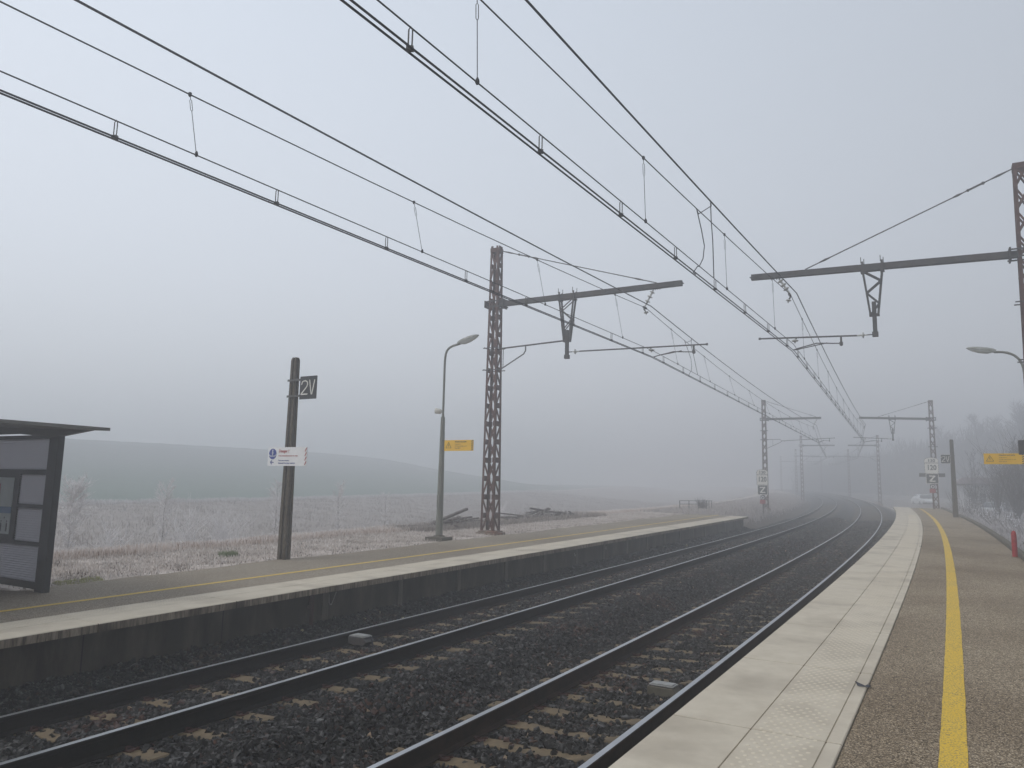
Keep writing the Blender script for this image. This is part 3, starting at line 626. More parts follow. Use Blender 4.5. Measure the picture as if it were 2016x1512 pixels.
        for x in (h0, h1):
            for sy in (-.10, .10): m.bar((x, sy, Z(zt_)-.04), (x, sy, Z(zt_)+.24), .012, .05)
            m.box(x-.05, x+.05, -.11, .11, Z(zt_)-.05, Z(zt_)-.02); m.tube([(x-.03, -.1, Z(zt_)+.2), (x-.03, -.1, Z(zt_)+.36)], .01, 5); m.tube([(x+.03, .1, Z(zt_)+.2), (x+.03, .1, Z(zt_)+.36)], .01, 5)
        m.bar((xm_, 0, Z(zb_)), (xm_, 0, Z(zb2)+.35), .09, .10, up=(1, 0, 0)); m.box(xm_-.07, xm_+.07, -.07, .07, Z(zb_)-.02, Z(zb_)+.10); m.box(xm_-.12, xm_+.12, -.06, .06, Z(zb2)-.03, Z(zb2)+.03)
        m.build('drop_bracket', M['steel_dark'], root); xr = xm_
    else: xr = None
    r0, rz0, r1, rz1 = rod
    m = MB(); m.tube([(r0, 0, Z(rz0)), (r1, 0, Z(rz1))], .022, 8); m.tube([(r1-.02, 0, Z(rz1)), (r1+.03, 0, Z(rz1))], .034, 8)
    m.mi = 1; insulator(m, (r0-.24, 0, Z(rz0)), (1, 0, 0), .26, 1, .08) if hang else insulator(m, (r0+.1, 0, Z(rz0)), (1, 0, 0), .26, 1, .07)
    m.mi = 0
    if hang: m.tube([(xr+.05, 0, Z(rz0)), (r0-.22, 0, Z(rz0))], .016, 6)
    rzz = lambda x: rz0+(rz1-rz0)*(x-r0)/(r1-r0)
    xs = xc+1.25 if xc+1.25 < r1-.1 else r1-.35
    xs = xc-1.2 if (hang and right) else r1-.38; sgx = 1 if xc > xs else -1
    m.tube([(xs, 0, Z(rzz(xs))), (xs, 0, Z(rzz(xs))-.26)], .028, 6); m.box(xs-.04, xs+.04, -.04, .04, Z(rzz(xs))-.24, Z(rzz(xs))-.16)
    xi = xc-.05; m.tube([(xi-.06, 0, Z(rzz(xi))), (xi, 0, Z(rzz(xi))-.06)], .02, 6)
    m.mi = 1; m.lathe([(0, .03), (.03, .09), (.045, .09), (.07, .03), (.10, .02)], (xi, 0, Z(rzz(xi))-.05), (0, 0, -1), 12); m.mi = 0
    m.build('registration_tube', [M['steel_grey'], M['porcelain']], root, smooth=True)
    m = MB(); xa = xs; za = rzz(xs)-.20
    m.tube([(xa, .03, Z(za)), (xa+sgx*.25, .03, Z(za)+.02), ((xa+xc)/2, .03, Z(za)+.05), (xc-sgx*.12, .03, Z(zc)+.05), (xc, .03, Z(zc)+.015)], .016, 6)
    m.tube([(xa+sgx*.35, -.03, Z(za)+.05), ((xa+xc)/2, -.03, Z(za)+.01), (xc-sgx*.2, -.03, Z(zc)+.05), (xc-sgx*.05, -.03, Z(zc)+.02)], .014, 6)
    m.build('steady_arm', M['steel_grey'], root, smooth=True)
    if low is not None and rod is not None and not right and hang:
        m = MB(); z6 = 6.54; m.tube([(w1, 0, Z(z6)), (xr-.05, 0, Z(6.47+.16))], .026, 8)
        m.tube([(w1+.05, 0, Z(5.82)), (w1+.12, 0, Z(5.86)), (w1+.95, 0, Z(6.30)), (w1+1.02, 0, Z(6.40)), (w1+1.02, 0, Z(6.55))], .022, 8); m.tube([(w1+.18, 0, Z(5.88)), (w1+.18, 0, Z(6.54))], .012, 6)
        m.build('strut', M['steel_grey'], root, smooth=True)
    if not hang:
        m = MB(); zz = rz0; m.tube([(w1, 0, Z(zz+.12)), (r0-.15, 0, Z(zz+.12)), (r0, 0, Z(zz))], .02, 6); m.tube([(w1, 0, Z(zz-.62)), (r0-.12, 0, Z(zz-.12)), (r0, 0, Z(zz))], .02, 6); m.tube([(w1+.5, 0, Z(zz+.12)), (w1+.5, 0, Z(zz-.40))], .010, 5)
        m.build('strut', M['steel_grey'], root, smooth=True)
    if detail:
        m = MB()
        for z in ((5.82, 6.56) if not right else (6.6, 5.2)):
            t = (Z(z))/Z(ztop); hx_, hy_ = (wide[0]+(wide[2]-wide[0])*t)/2, (wide[1]+(wide[3]-wide[1])*t)/2
            for sy in (-1, 1): m.bar((-hx_-.14, sy*(hy_+.012), Z(z)), (hx_+.12, sy*(hy_+.012), Z(z)), .012, .03)
            m.bar((-hx_-.05, -hy_-.1, Z(z)), (-hx_-.05, hy_+.1, Z(z)), .012, .03)
        m.build('clamp', M['steel_dark'], root)
    return root
MG = 'lattice masts carrying the overhead wires'
m1 = mast(23.1, -9.55, HQ-.03, 10.0, 8.06, 8.06, 6.4, 5.62, True, 5.50, 5.89, 5.25, 7.42, False, 'rusty lattice mast behind the left platform, right of the lamp post', pitch=1.14, rod=(3.1, 6.25, 7.10, 6.17), low=6.06, hx=(2.42, 2.92))
m2 = mast(23.1, 5.27, HP-.03, 10.05, 7.80, 7.98, 6.43, 5.0, True, 5.37, 5.81, 5.42, 7.36, True, 'rusty lattice mast cut off by the right edge of the photo', rod=(3.78, 6.10, 6.24, 6.21), low=6.06, hx=(3.12, 3.58))
m3 = mast(66, -7.6, .18, 9.08, 7.50, 7.53, 4.35, 3.98, False, 4.05, 5.57, 3.75, 6.8, False, 'grey lattice mast behind the speed signs past the left platform end', rod=(1.35, 5.72, 5.28, 5.92), wide=(.42, .44, .30, .32))
m4 = mast(66, 4.42, HP-.2, 8.68, 7.28, 7.48, 4.92, 3.6, True, 4.62, 5.57, 4.6, 6.8, True, 'grey lattice mast behind the speed signs at the right platform end', rod=(2.95, 5.82, 5.35, 5.96), wide=(.42, .44, .30, .32), low=5.7, hx=(2.42, 2.84))
for s, oL, oR, txt in ((109.9, -D-3.19, 2.37, 'middle'), (156.7, -D-3.19, 2.37, 'far'), (200.8, -D-3.19, 2.37, 'farthest')):
    for o_, rt in ((oL, False), (oR, True)):
        xc_ = (-3.8-o_) if not rt else (o_+.1)
        w = {'middle': 'hazy lattice mast %s of the bend, second pair beyond the platforms', 'far': 'faint lattice mast %s of the bend, almost lost in the fog', 'farthest': 'ghostly lattice mast %s of the bend, the last one visible in fog'}[txt]
        w = w.replace('second pair', 'first pair')
        mast(s, o_, -.3, 8.61, 7.28, 7.30, xc_+1.05, xc_+.2, False, xc_, 5.6, xc_-.2, 6.8, rt, w % ('left' if not rt else 'right'), rod=(.95, 5.75, xc_+1.2, 5.9), wide=(.40, .42, .28, .30), detail=False)

# ------------------------------------------------------------------ overhead lines
def overhead(label, offs, hc_, hm, hf, doff, jump):
    sup = [-20, 23.1, 66, 109.9, 156.7, 200.8]
    root = bpy.data.objects.new('overhead_line', None); COL.objects.link(root); tag(root, label, 'overhead line', 'the two overhead lines'); root.location = at(23.1, offs[1], 0); loc = root.location.copy()
    def pt(i, t, h, lat=0.0, sag=0.0):
        a = at(sup[i], offs[i]+lat, h[i]); b = at(sup[i+1], offs[i+1]+lat, h[i+1]); p = a.lerp(b, t); p.z -= 4*sag*t*(1-t); return p-loc
    def wire(name, h, r, lat=0.0, sags=(0, 0, 0, 0, 0), n=14, m_=None):
        m = MB(); pts = []
        for i in range(5): pts += [pt(i, k/n, h, lat, sags[i]) for k in range(n)]
        pts.append(pt(4, 1, h, lat)); m.tube(pts, r, 6); return m.build(name, m_ or M['wire'], root, smooth=True)
    ax = [h+.20 for h in hc_]
    wire('contact_wire', hc_, .0105, -.030, m_=M['wire_dark']); wire('contact_wire', hc_, .0105, .030, m_=M['wire_dark'])
    wire('auxiliary_wire', ax, .0078); sm_ = (.50, .52, .5, .5, .5); sf = (.22, .30, .3, .3, .3)
    wire('messenger_wire', hm, .009, doff, sm_); wire('feeder_wire', hf, .0145, doff+.16, sf, m_=M['wire_dark'])
    nh = nd = 0
    for i in range(5):
        L_ = (at(sup[i+1], offs[i+1], 0)-at(sup[i], offs[i], 0)).length
        if i < 4:
            k = 0; x = 1.05 if i else .85
            while x < L_-.5 and nh < 95:
                t = 1-(x/L_) if i == 0 else x/L_
                p = pt(i, t, hc_); q = pt(i, t, ax); m = MB(); w = Vector((.016, 0, 0))
                if (i < 2): m.tube([p+Vector((0, 0, .01)), p+Vector((-.016, 0, .05)), q+Vector((-.016, 0, -.02)), q+Vector((0, 0, .008)), q+Vector((.016, 0, -.02)), p+Vector((.016, 0, .05)), p+Vector((0, 0, .01))], .0065, 4); m.box(p.x-.03, p.x+.03, p.y-.02, p.y+.02, p.z-.008, p.z+.03)
                else: m.tube([p, q], .008, 4)
                m.build('hanger', M['steel_grey'], root); nh += 1; x += 2.25
        x = 2.65 if i else 2.34
        while x < L_-1.0:
            t = 1-(x/L_) if i == 0 else x/L_
            p = pt(i, t, ax); q = pt(i, t, hm, doff, sm_[i])
            m = MB(); g = (q-p); m.tube([p, p+g*.7, p+g*.72], .0045 if i < 2 else .008, 5)
            if i < 2: m.tube([p+g*.72, p+g*.74+Vector((.012, 0, 0)), p+g*.90+Vector((.012, 0, 0)), p+g*.92, p+g*.90-Vector((.012, 0, 0)), p+g*.74-Vector((.012, 0, 0)), p+g*.72], .004, 4)
            m.tube([p+g*.92, q], .0045 if i < 2 else .008, 5)
            if i < 2: m.lathe([(0, .012), (.02, .022), (.05, .018), (.07, .008)], p-Vector((0, 0, .02)), (0, 0, 1), 8); m.lathe([(0, .008), (.02, .022), (.05, .022), (.06, .012)], q-Vector((0, 0, .03)), (0, 0, 1), 8)
            m.build('dropper', M['wire'], root); nd += 1; x += 4.42
    for i, t, dy in jump:
        A = pt(i, t, hm, doff, sm_[i]); Fd = pt(i, t+.008, hf, doff+.16, sf[i]); B = pt(i, t, ax); Cc = pt(i, t-.006, hc_)
        dr = (pt(i, t+.02, ax)-pt(i, t, ax)).normalized()
        m = MB(); m.tube([A, A+Vector((0, 0, -.02))+dr*.05, A.lerp(B, .3)+dr*.28, A.lerp(B, .55)+dr*.42, A.lerp(B, .8)+dr*.30, B+dr*.05, B-dr*.06+Vector((0, 0, -.03)), Cc-dr*.05, Cc+dr*.08], .009, 6)
        m.tube([A, A+Vector((0, 0, -.06))+dr*.15, Fd-Vector((0, 0, .07))+dr*.05, Fd], .009, 6)
        A2 = pt(i, t+.022, hm, doff, sm_[i]); B2 = pt(i, t+.022, ax)
        m.tube([Fd, Fd.lerp(A2, .6)-Vector((0, 0, .05)), A2, A2.lerp(B2, .3)+dr*.04, A2.lerp(B2, .7)+dr*.02, B2], .009, 6)
        m.build('jumper_cable', M['wire_dark'], root, smooth=True)
    return root
overhead('overhead wires running down the left side above the track with dull dark rails', [-4.05, -4.05, -3.55, -3.8, -3.8, -3.8], [5.89, 5.89, 5.57, 5.6, 5.6, 5.6], [7.33, 7.42, 6.78, 6.8, 6.8, 6.8], [7.42, 7.46, 6.95, 6.95, 6.95, 6.95], -.22, [(1, .10, 0)])
overhead('overhead wires crossing the middle of the sky above the track with brown rails', [0.0, -.10, -.2, -.1, -.1, -.1], [5.74, 5.80, 5.57, 5.6, 5.6, 5.6], [7.25, 7.38, 6.78, 6.8, 6.8, 6.8], [7.32, 7.40, 6.95, 6.95, 6.95, 6.95], -.03, [(0, .80, 0)])

# ------------------------------------------------------------------ signs and posts
def warn_sign(root, x0, x1, z0, z1, y, parent_pole_x):
    m = MB(); m.box(x0, x1, y, y+.012, z0, z1); b = m.build('warning_sign', M['sign_yellow'], root)
    w, h = x1-x0, z1-z0; yy = y-.0025
    t = MB(); cx, cz, r = x0+w*.15, z0+h*.50, h*.34
    P_ = [(cx+r*1.05*math.cos(a), cz-.01+r*math.sin(a)) for a in (R_(90), R_(215), R_(325))]
    for i in range(3): t.bar((P_[i][0], yy, P_[i][1]), (P_[(i+1) % 3][0], yy, P_[(i+1) % 3][1]), .003, .010)
    t.bar((cx, yy, cz+r*.45), (cx-.008, yy, cz+.0), .003, .010); t.bar((cx-.008, yy, cz), (cx+.008, yy, cz+.01), .003, .008); t.bar((cx+.008, yy, cz+.01), (cx, yy, cz-r*.35), .003, .008)
    n = 5; sw = w*.075
    for k in range(n):
        zc = z0+h*(k+.35)/n; xa = x1-sw; t.prism([(xa, zc-h*.075), (x1-.002, min(z1-.001, zc+h*.06)), (x1-.002, min(z1, zc+h*.14)), (xa, zc+h*.005)], yy, yy+.003)
    t.build('pictogram', M['sign_black'], b)
    text('Attention aux trains', h*.17, x0+w*.37, z1-h*.16, yy, M['sign_black'], b, sx=.92, align='LEFT', bold=.001)
    text('Ne pas traverser', h*.10, x0+w*.37, z1-h*.38, yy, M['sign_black'], b, sx=.9, align='LEFT')
    text('Un train peut en cacher un autre', h*.10, x0+w*.37, z1-h*.56, yy, M['sign_black'], b, sx=1.0, align='LEFT')
    text('Restez vigilants', h*.10, x0+w*.37, z1-h*.74, yy, M['sign_black'], b, sx=1.0, align='LEFT')
    m = MB(); m.tube([(parent_pole_x, y+.02, z1-.012), (x0 if abs(x0-parent_pole_x) < abs(x1-parent_pole_x) else x1, y+.02, z1-.012)], .010, 6); m.tube([(parent_pole_x, y+.02, z0+.012), (x0 if abs(x0-parent_pole_x) < abs(x1-parent_pole_x) else x1, y+.02, z0+.012)], .010, 6); m.build('sign_bracket', M['steel_grey'], root)
def number_sign(root, x0, x1, z0, z1, y, white_rim=False):
    m = MB(); m.box(x0, x1, y, y+.02, z0, z1); b = m.build('number_sign', M['sign_black'], root, bevel=.008)
    if white_rim:
        r = MB(); e_ = .012
        for a in ((x0, x1, z0, z0+e_), (x0, x1, z1-e_, z1), (x0, x0+e_, z0+e_, z1-e_), (x1-e_, x1, z0+e_, z1-e_)): r.box(a[0], a[1], y-.004, y-.0005, a[2], a[3])
        r.build('sign_border', M['sign_cream'], b)
    h = z1-z0; cx = (x0+x1)/2; w = x1-x0
    t = MB(); zz0, zz1 = z0+h*.19, z1-h*.19; yy = y-.004; tk = .026
    hh = zz1-zz0; X = lambda u: x0+w*u
    pts = [(X(.12), zz1-hh*.26), (X(.15), zz1-hh*.10), (X(.22), zz1-tk*.4), (X(.34), zz1-tk*.2), (X(.44), zz1-hh*.10), (X(.47), zz1-hh*.26), (X(.42), zz1-hh*.45), (X(.10), zz0+tk*.5)]
    def flat(p):
        for a, c_ in zip(p[:-1], p[1:]): t.bar((a[0], yy+.002, a[1]), (c_[0], yy+.002, c_[1]), .003, tk)
        for a in p: t.lathe([(0, tk/2), (.003, tk/2)], (a[0], yy+.0005, a[1]), (0, 1, 0), 10)
    flat(pts); flat([(X(.10), zz0+tk*.5), (X(.47), zz0+tk*.5)]); flat([(X(.58), zz1), (X(.70), zz0+tk*.4), (X(.745), zz0+tk*.4), (X(.87), zz1)])
    t.build('lettering', M['sign_cream'], b)
    d = MB()
    for zc in (z0+h*.09, z1-h*.08): d.lathe([(0, .010), (.004, .010)], (cx, y-.004, zc), (0, 1, 0), 8)
    d.build('sign_bolts', M['steel_grey'], b)
def hpost(root, h, w=.24, d=.20):
    """concrete post with a shallow recess on each face"""
    m = MB(); a = w/2; b = d/2; r = .035
    poly = [(-a, -b), (-a*.30, -b), (-a*.22, -b+r), (a*.22, -b+r), (a*.30, -b), (a, -b), (a, -b*.3), (a-r, -b*.2), (a-r, b*.2), (a, b*.3), (a, b), (-a, b), (-a, b*.3), (-a+r, b*.2), (-a+r, -b*.2), (-a, -b*.3)]
    def ring(z, k): return [(x*k, y*k, z) for x, y in poly]
    n = len(poly); rings = [ring(-.3, 1), ring(.35, 1), ring(h*.5, .86), ring(h-.06, .70), ring(h, .52)]
    vs = [v for rr in rings for v in rr]; fs = [(i*n+k, i*n+(k+1) % n, (i+1)*n+(k+1) % n, (i+1)*n+k) for i in range(len(rings)-1) for k in range(n)]+[tuple((len(rings)-1)*n+k for k in range(n))]
    m.add(vs, fs); return m.build('post', M['concrete_post'], root)
# left: 2V + danger board
rt = empty('sign_post', 13.67, -9.02, HQ-.03); tag(rt, 'dark concrete post with a black 2V board above a white danger board', 'sign post', 'concrete sign posts')
hpost(rt, 4.83-HQ+.03, .22, .165); zo = HQ-.03
number_sign(rt, .27, .77, 3.88-zo, 4.38-zo, -.095)
for z in (4.31, 3.96): m = MB(); m.bar((-.11, -.088, z-zo), (.29, -.088, z-zo), .012, .045); m.build('bracket', M['steel_grey'], rt)
m = MB(); m.box(-.50, .66, -.155, -.14, 2.45-zo, 2.85-zo); db = m.build('danger_board', M['sign_white'], rt); y0 = -.158; zc = 2.65-zo
m = MB(); m.lathe([(0, .115), (.002, .115)], (-.355, y0, zc+.055), (0, 1, 0), 32); m.build('pictogram', M['sign_blue'], db)
m = MB(); yy = y0-.0025
m.tube([(-.355, yy, zc+.13), (-.355, yy, zc+.03)], .010, 6); m.lathe([(0, .014), (.002, .014)], (-.355, yy, zc+.138), (0, 1, 0), 12); m.bar((-.355, yy, zc+.115), (-.375, yy, zc+.07), .002, .010); m.bar((-.355, yy, zc+.115), (-.335, yy, zc+.07), .002, .010)
for a, b in (((-.467, zc+.045), (-.425, zc+.010)), ((-.425, zc+.010), (-.285, zc+.010)), ((-.285, zc+.010), (-.243, zc+.045))): m.bar((a[0], yy, a[1]), (b[0], yy, b[1]), .002, .014)
m.build('pictogram', M['sign_white'], db)
m = MB(); m.bar((-.40, yy, zc-.125), (-.31, yy, zc-.125), .002, .016); m.bar((-.41, yy, zc-.125), (-.365, yy, zc-.085), .002, .018); m.bar((-.41, yy, zc-.125), (-.365, yy, zc-.165), .002, .018); m.build('arrow', M['sign_blue'], db)
m = MB()
for k in range(4):
    z = zc-.155+k*.095; m.prism([(.60, z-.02), (.612, z-.03), (.655, z+.035), (.655, z+.055), (.64, z+.05)], yy, yy+.002)
m.build('stripes', M['sign_red'], db)
text('Danger !', .088, -.17, zc+.115, y0, M['sign_red'], db, align='LEFT', bold=.001)
text('Il est interdit de traverser les voies', .042, -.17, zc+.015, y0, M['sign_red'], db, align='LEFT', sx=.95)
text('Pour votre sécurité', .042, -.17, zc-.085, y0, M['sign_blue'], db, align='LEFT', sx=.95)
text('Empruntez le passage souterrain', .042, -.17, zc-.14, y0, M['sign_blue'], db, align='LEFT', sx=.9)
# right: 2V post far down the platform
rt = empty('sign_post', 48.8, 4.43, HP-.01); tag(rt, 'concrete post near the right platform end with a white-rimmed 2V board', 'sign post', 'concrete sign posts')
hpost(rt, 4.80-HP, .25, .22); number_sign(rt, -.56, -.10, 3.50-HP, 3.98-HP, -.12, True)
for z in (3.92, 3.58): m = MB(); m.bar((-.14, -.105, z-HP), (.11, -.105, z-HP), .012, .04); m.build('bracket', M['steel_grey'], rt)
# red bollard
rt = empty('bollard', 22.9, 4.60, HP-.012); tag(rt, 'short red round-topped bollard at the kerb of the right platform', 'bollard')
m = MB(); m.lathe([(-.05, .056), (.50, .053), (.55, .048), (.585, .032), (.60, .010)], (0, 0, 0), (0, 0, 1), 20); m.build('shaft', M['paint_red'], rt, smooth=True)
m = MB(); m.lathe([(-.02, .085), (.008, .085), (.014, .075)], (0, 0, 0), (0, 0, 1), 20); m.build('base', M['base_concrete'], rt)

# ------------------------------------------------------------------ lamps
def lamp(s, o, z, flip, zs, arm_x, sign, label, speaker=True):
    """zs: (neck of arm, head) heights over base"""
    root = empty('street_lamp', s, o, z); tag(root, label, 'street lamp', 'platform lamps'); sg = -1 if flip else 1
    m = MB(); m.lathe([(0, .105), (2.1, .082), (2.12, .080), (3.45, .062)], (0, 0, .1), (0, 0, 1), 8); m.build('pole', M['lamp_pole'], root)
    m = MB(); m.lathe([(3.40, .05), (3.55, .036)], (0, 0, .1), (0, 0, 1), 10); neck, head = zs
    bz = [Vector((0, 0, neck)), Vector((0, 0, neck+(head-neck)*.8)), Vector((sg*arm_x*(.15 if not flip else .45), 0, head-(.06 if not flip else -.01))), Vector((sg*arm_x, 0, head))]
    pts = [(0, 0, 3.5), (0, 0, neck-.3)]+[bz[0]*(1-t)**3+bz[1]*3*t*(1-t)**2+bz[2]*3*t*t*(1-t)+bz[3]*t**3 for t in [k/10 for k in range(11)]]
    m.tube(pts, .034, 10); m.build('arm', M['lamp_pole'], root, smooth=True)
    x0 = sg*arm_x; d = Vector((sg*.95, 0, .30 if not flip else .22)).normalized(); n = Vector((-d.z*sg, 0, d.x*sg)); pr0 = Vector((x0, 0, head))
    def shell(name, prof, mt, side):
        m = MB(); vs = []; K = 8
        for (t, w, h0) in prof:
            c = pr0+d*t
            for k in range(K+1):
                a = math.pi*k/K; vs.append(c+Vector((0, w*math.cos(a), 0))+n*(h0*math.sin(a)*side))
        nn = K+1; fs = [(i*nn+k, i*nn+k+1, (i+1)*nn+k+1, (i+1)*nn+k) for i in range(len(prof)-1) for k in range(K)]
        fs += [tuple(range(nn)), tuple((len(prof)-1)*nn+k for k in range(nn))]+[(i*nn, (i+1)*nn, (i+1)*nn+K, i*nn+K) for i in range(len(prof)-1)]
        m.add(vs, fs); return m.build(name, mt, hd if name != 'lamp_head' else root, smooth=True)
    hd = shell('lamp_head', [(-.04, .07, .08), (.04, .10, .105), (.20, .115, .11), (.40, .12, .10), (.55, .10, .075), (.66, .06, .04), (.70, .02, .015)], M['lamp_shell'], 1)
    shell('lamp_bowl', [(.06, .09, .03), (.16, .105, .075), (.36, .11, .085), (.54, .09, .06), (.66, .05, .02)], M['lamp_bowl'], -1)
    if speaker:
        m = MB(); m.tube([(0, 0, 3.71), (-.10, -.02, 3.73)], .014, 6); m.lathe([(0, .05), (.03, .075), (.17, .085), (.19, .08), (.195, .05)], (-.06, 0, 3.72), (-1, -.35, .12), 14); m.build('loudspeaker', M['white_plastic'], root, smooth=True)
    m = MB(); m.box(-.045, .045, -.108, -.096, .95, 1.28); m.build('access_door', M['lamp_pole'], root)
    m = MB(); m.box(-.30, .30, -.26, .24, -.3, .10); m.lathe([(0, .19), (.015, .19), (.03, .12), (.06, .11)], (0, 0, .095), (0, 0, 1), 12)
    for a in range(4): m.lathe([(0, .018), (.05, .018)], (.14*math.cos(a*1.571+.785), .14*math.sin(a*1.571+.785), .10), (0, 0, 1), 6)
    m.build('footing', M['pilaster'], root)
    warn_sign(root, *sign, -.075, 0)
    return root
lz = HQ-.03
lamp(20.0, -9.42, lz, False, (5.10, 5.70), .50, (.135, 1.13, 3.02-lz, 3.33-lz), 'grey lamp post behind the left platform with loudspeaker and yellow warning sign')
lz = HP-.02
lamp(27.0, 5.42, lz, True, (4.75, 5.42), .68, (-1.10, -.13, 2.86-lz, 3.16-lz), 'grey lamp post behind the right-hand lattice mast with yellow warning sign', speaker=False)
# small equipment box on the right mast's inner side
m = MB(); m.box(.26, .44, -.10, .08, 2.37, 2.70); m.box(.235, .262, -.16, .14, 2.32, 2.80); m.build('switch_box', M['steel_dark'], m2)

# ------------------------------------------------------------------ speed signs in front of the masts at the platform ends
def speed(s, o, zb_, z130, label, wide, bar):
    root = empty('speed_sign', s, o, zb_); tag(root, label, 'speed sign', 'speed signs at the platform ends'); w = wide/2; Z = z130-zb_
    m = MB(); m.bar((.02, .05, -.2), (.02, .05, Z-.3), .11, .09, up=(1, 0, 0)); m.build('post', M['steel_red'], root)
    def board(name, poly, y, mt, rim, rimm):
        m = MB(); m.prism(poly, y, y+.012); b = m.build(name, mt, root)
        r = MB(); n = len(poly)
        for i in range(n): a, c_ = poly[i], poly[(i+1) % n]; r.bar((a[0], y-.003, a[1]), (c_[0], y-.003, c_[1]), .004, rim)
        r.build('border', rimm, b); return b
    arch = [(-w, Z-.38), (w, Z-.38), (w, Z-.20)]+[(w*math.cos(a), Z-.20+.20*math.sin(a)) for a in [R_(20*i) for i in range(1, 9)]]+[(-w, Z-.20)]
    b = board('warning_board', arch, -.03, M['sign_cream'], .018, M['sign_black']); text('130', .30, 0, Z-.225, -.036, M['sign_black'], b, sx=1.05, bold=.008)
    b = board('limit_board', [(-w+.01, Z-1.12), (w-.01, Z-1.12), (w-.01, Z-.40), (-w+.01, Z-.40)], -.045, M['sign_cream'], .018, M['sign_black']); text('120', .50, 0, Z-.73, -.051, M['sign_black'], b, sx=.82, bold=.012)
    b = board('zone_board', [(-w+.07, Z-1.84), (w-.05, Z-1.84), (w-.05, Z-1.15), (-w+.07, Z-1.15)], -.06, M['sign_black'], .035, M['sign_cream'])
    t = MB(); c0, z0 = .01, Z-1.495; a_ = .19
    for p, q in (((c0-a_, z0+.18), (c0+a_, z0+.18)), ((c0-a_, z0-.18), (c0+a_, z0-.18))): t.bar((p[0], -.066, p[1]), (q[0], -.066, q[1]), .004, .085)
    t.bar((c0+a_-.05, -.067, z0+.17), (c0-a_+.05, -.067, z0-.17), .004, .095); t.build('lettering', M['sign_cream'], b)
    if bar: m = MB(); m.box(-.80, .82, .0, .02, Z-1.37, Z-1.12); m.build('backing_board', M['steel_dark'], root)
    m = MB(); m.box(-.15, .17, -.05, .02, Z-2.22, Z-1.90); m.build('plate', M['sign_black'], root)
    m = MB()
    for i in range(20):
        a0, a1 = i*6.2832/20, (i+1)*6.2832/20; m.bar((.01+.095*math.cos(a0), -.055, Z-2.06+.095*math.sin(a0)), (.01+.095*math.cos(a1), -.055, Z-2.06+.095*math.sin(a1)), .006, .05)
    m.build('white_ring', M['sign_white'], root)
    m = MB(); m.box(-.19, .19, -.10, .04, Z-2.50, Z-2.22); m.lathe([(0, .17), (.05, .17), (.07, .14)], (0, -.09, Z-2.36), (0, -1, 0), 16); m.build('red_box', M['paint_red'], root)
    return root
speed(60, -7.06, .14, 3.30, '130, 120 and Z boards with red box beyond the left platform end', .80, False)
speed(63, 4.08, HP-.02, 4.30, '130, 120 and Z boards with red box on the right platform end', .88, True)

# ------------------------------------------------------------------ trackside boxes and litter
def tbox(s, o, z, label, light, loop):
    root = empty('trackside_box', s, o, z); tag(root, label, 'trackside box', 'grey boxes beside the rails')
    m = MB(); m.prism([(-.17, 0), (.12, 0), (.175, .05), (.13, .10), (-.17, .10)], -.10, .10); m.build('case', M['steel_dark'] if loop else M['box_case'], root, bevel=.005)
    m = MB(); m.box(-.155, .135, -.088, .088, .106, .122); m.box(-.13, .115, -.07, .07, .122, .132); m.build('lid', light, root, bevel=.004)
    m = MB()
    for x, y in ((-.15, -.09), (-.15, .09), (.08, -.09), (.08, .09)): m.tube([(x, y, -.12), (x, y, .01)], .012, 6)
    m.bar((-.21, -.10, -.02), (-.21, .10, -.02), .02, .02); m.build('legs', M['steel_dark'], root)
    m = MB()
    if loop: m.tube([(.17, 0, .12), (.24, -.03, .06), (.27, -.05, -.03), (.22, -.06, -.12), (.12, -.05, -.14)], .011, 6)
    else: m.tube([(-.20, -.10, .08), (-.225, -.10, 0), (-.225, -.09, -.12)], .009, 6)
    m.build('cable', M['wire_dark'], root, smooth=True)
tbox(10.58, .40, -.160, 'beige grey box inside the near track beside the right rail', M['box_lid'], False)
tbox(10.70, -4.22, -.170, 'dark box with a pale lid and cable loop inside the left track', M['box_lid'], True)
def litter(s, o, z, sc, label):
    root = empty('scrap', s, o, z); tag(root, label, 'litter'); m = MB()
    for k in range(7):
        a = random.uniform(0, 6.28); l = sc*random.uniform(.5, 1); h = sc*random.uniform(.1, .45)
        m.add([(0, 0, .004), (l*math.cos(a), l*math.sin(a)*.6, h), (l*.7*math.cos(a+.5), l*.6*math.sin(a+.5), .006), (0, sc*.1, sc*.15)], [(0, 1, 2), (0, 2, 3), (0, 3, 1), (1, 3, 2)])
    m.build('crumpled_piece', M['debris'], root)
litter(8.80, 2.665, HP+.002, .085, 'crumpled dark scrap lying on the slab edge of the right platform')
litter(24.6, 2.66, HP+.002, .06, 'thin dark scrap across the slab edge farther down the right platform')

# ------------------------------------------------------------------ shelter on the left platform
rt = empty('platform_shelter', 8.33, -8.25, HQ-.01); tag(rt, 'dark blue grey shelter with ribbed panels and slanting flat roof', 'shelter'); zo = HQ-.01
def pp(x0, x1, z0, z1, mt, name, y0, y1, par): m = MB(); m.box(x0, x1, y0, y1, z0-zo, z1-zo); return m.build(name, mt, par)
m = MB(); m.box(-.25, 0, -.05, .05, 0, 2.82-zo); m.build('corner_post', M['shelter_frame'], rt, bevel=.008)
m = MB(); m.box(-2.15, -2.0, -.05, .05, 0, 2.97-zo); m.build('corner_post', M['shelter_frame'], rt, bevel=.008)
fr = MB()
for z0, z1, x0 in ((.52, .62, -2.0), (1.14, 1.20, -2.0), (1.70, 1.76, -1.02), (2.21, 2.29, -2.0), (2.76, 2.82, -2.0)): fr.box(x0, -.25, -.028, .028, z0-zo, z1-zo)
fr.box(-1.12, -1.02, -.03, .03, 1.20-zo, 2.21-zo); fr.build('end_frame', M['shelter_frame'], rt)
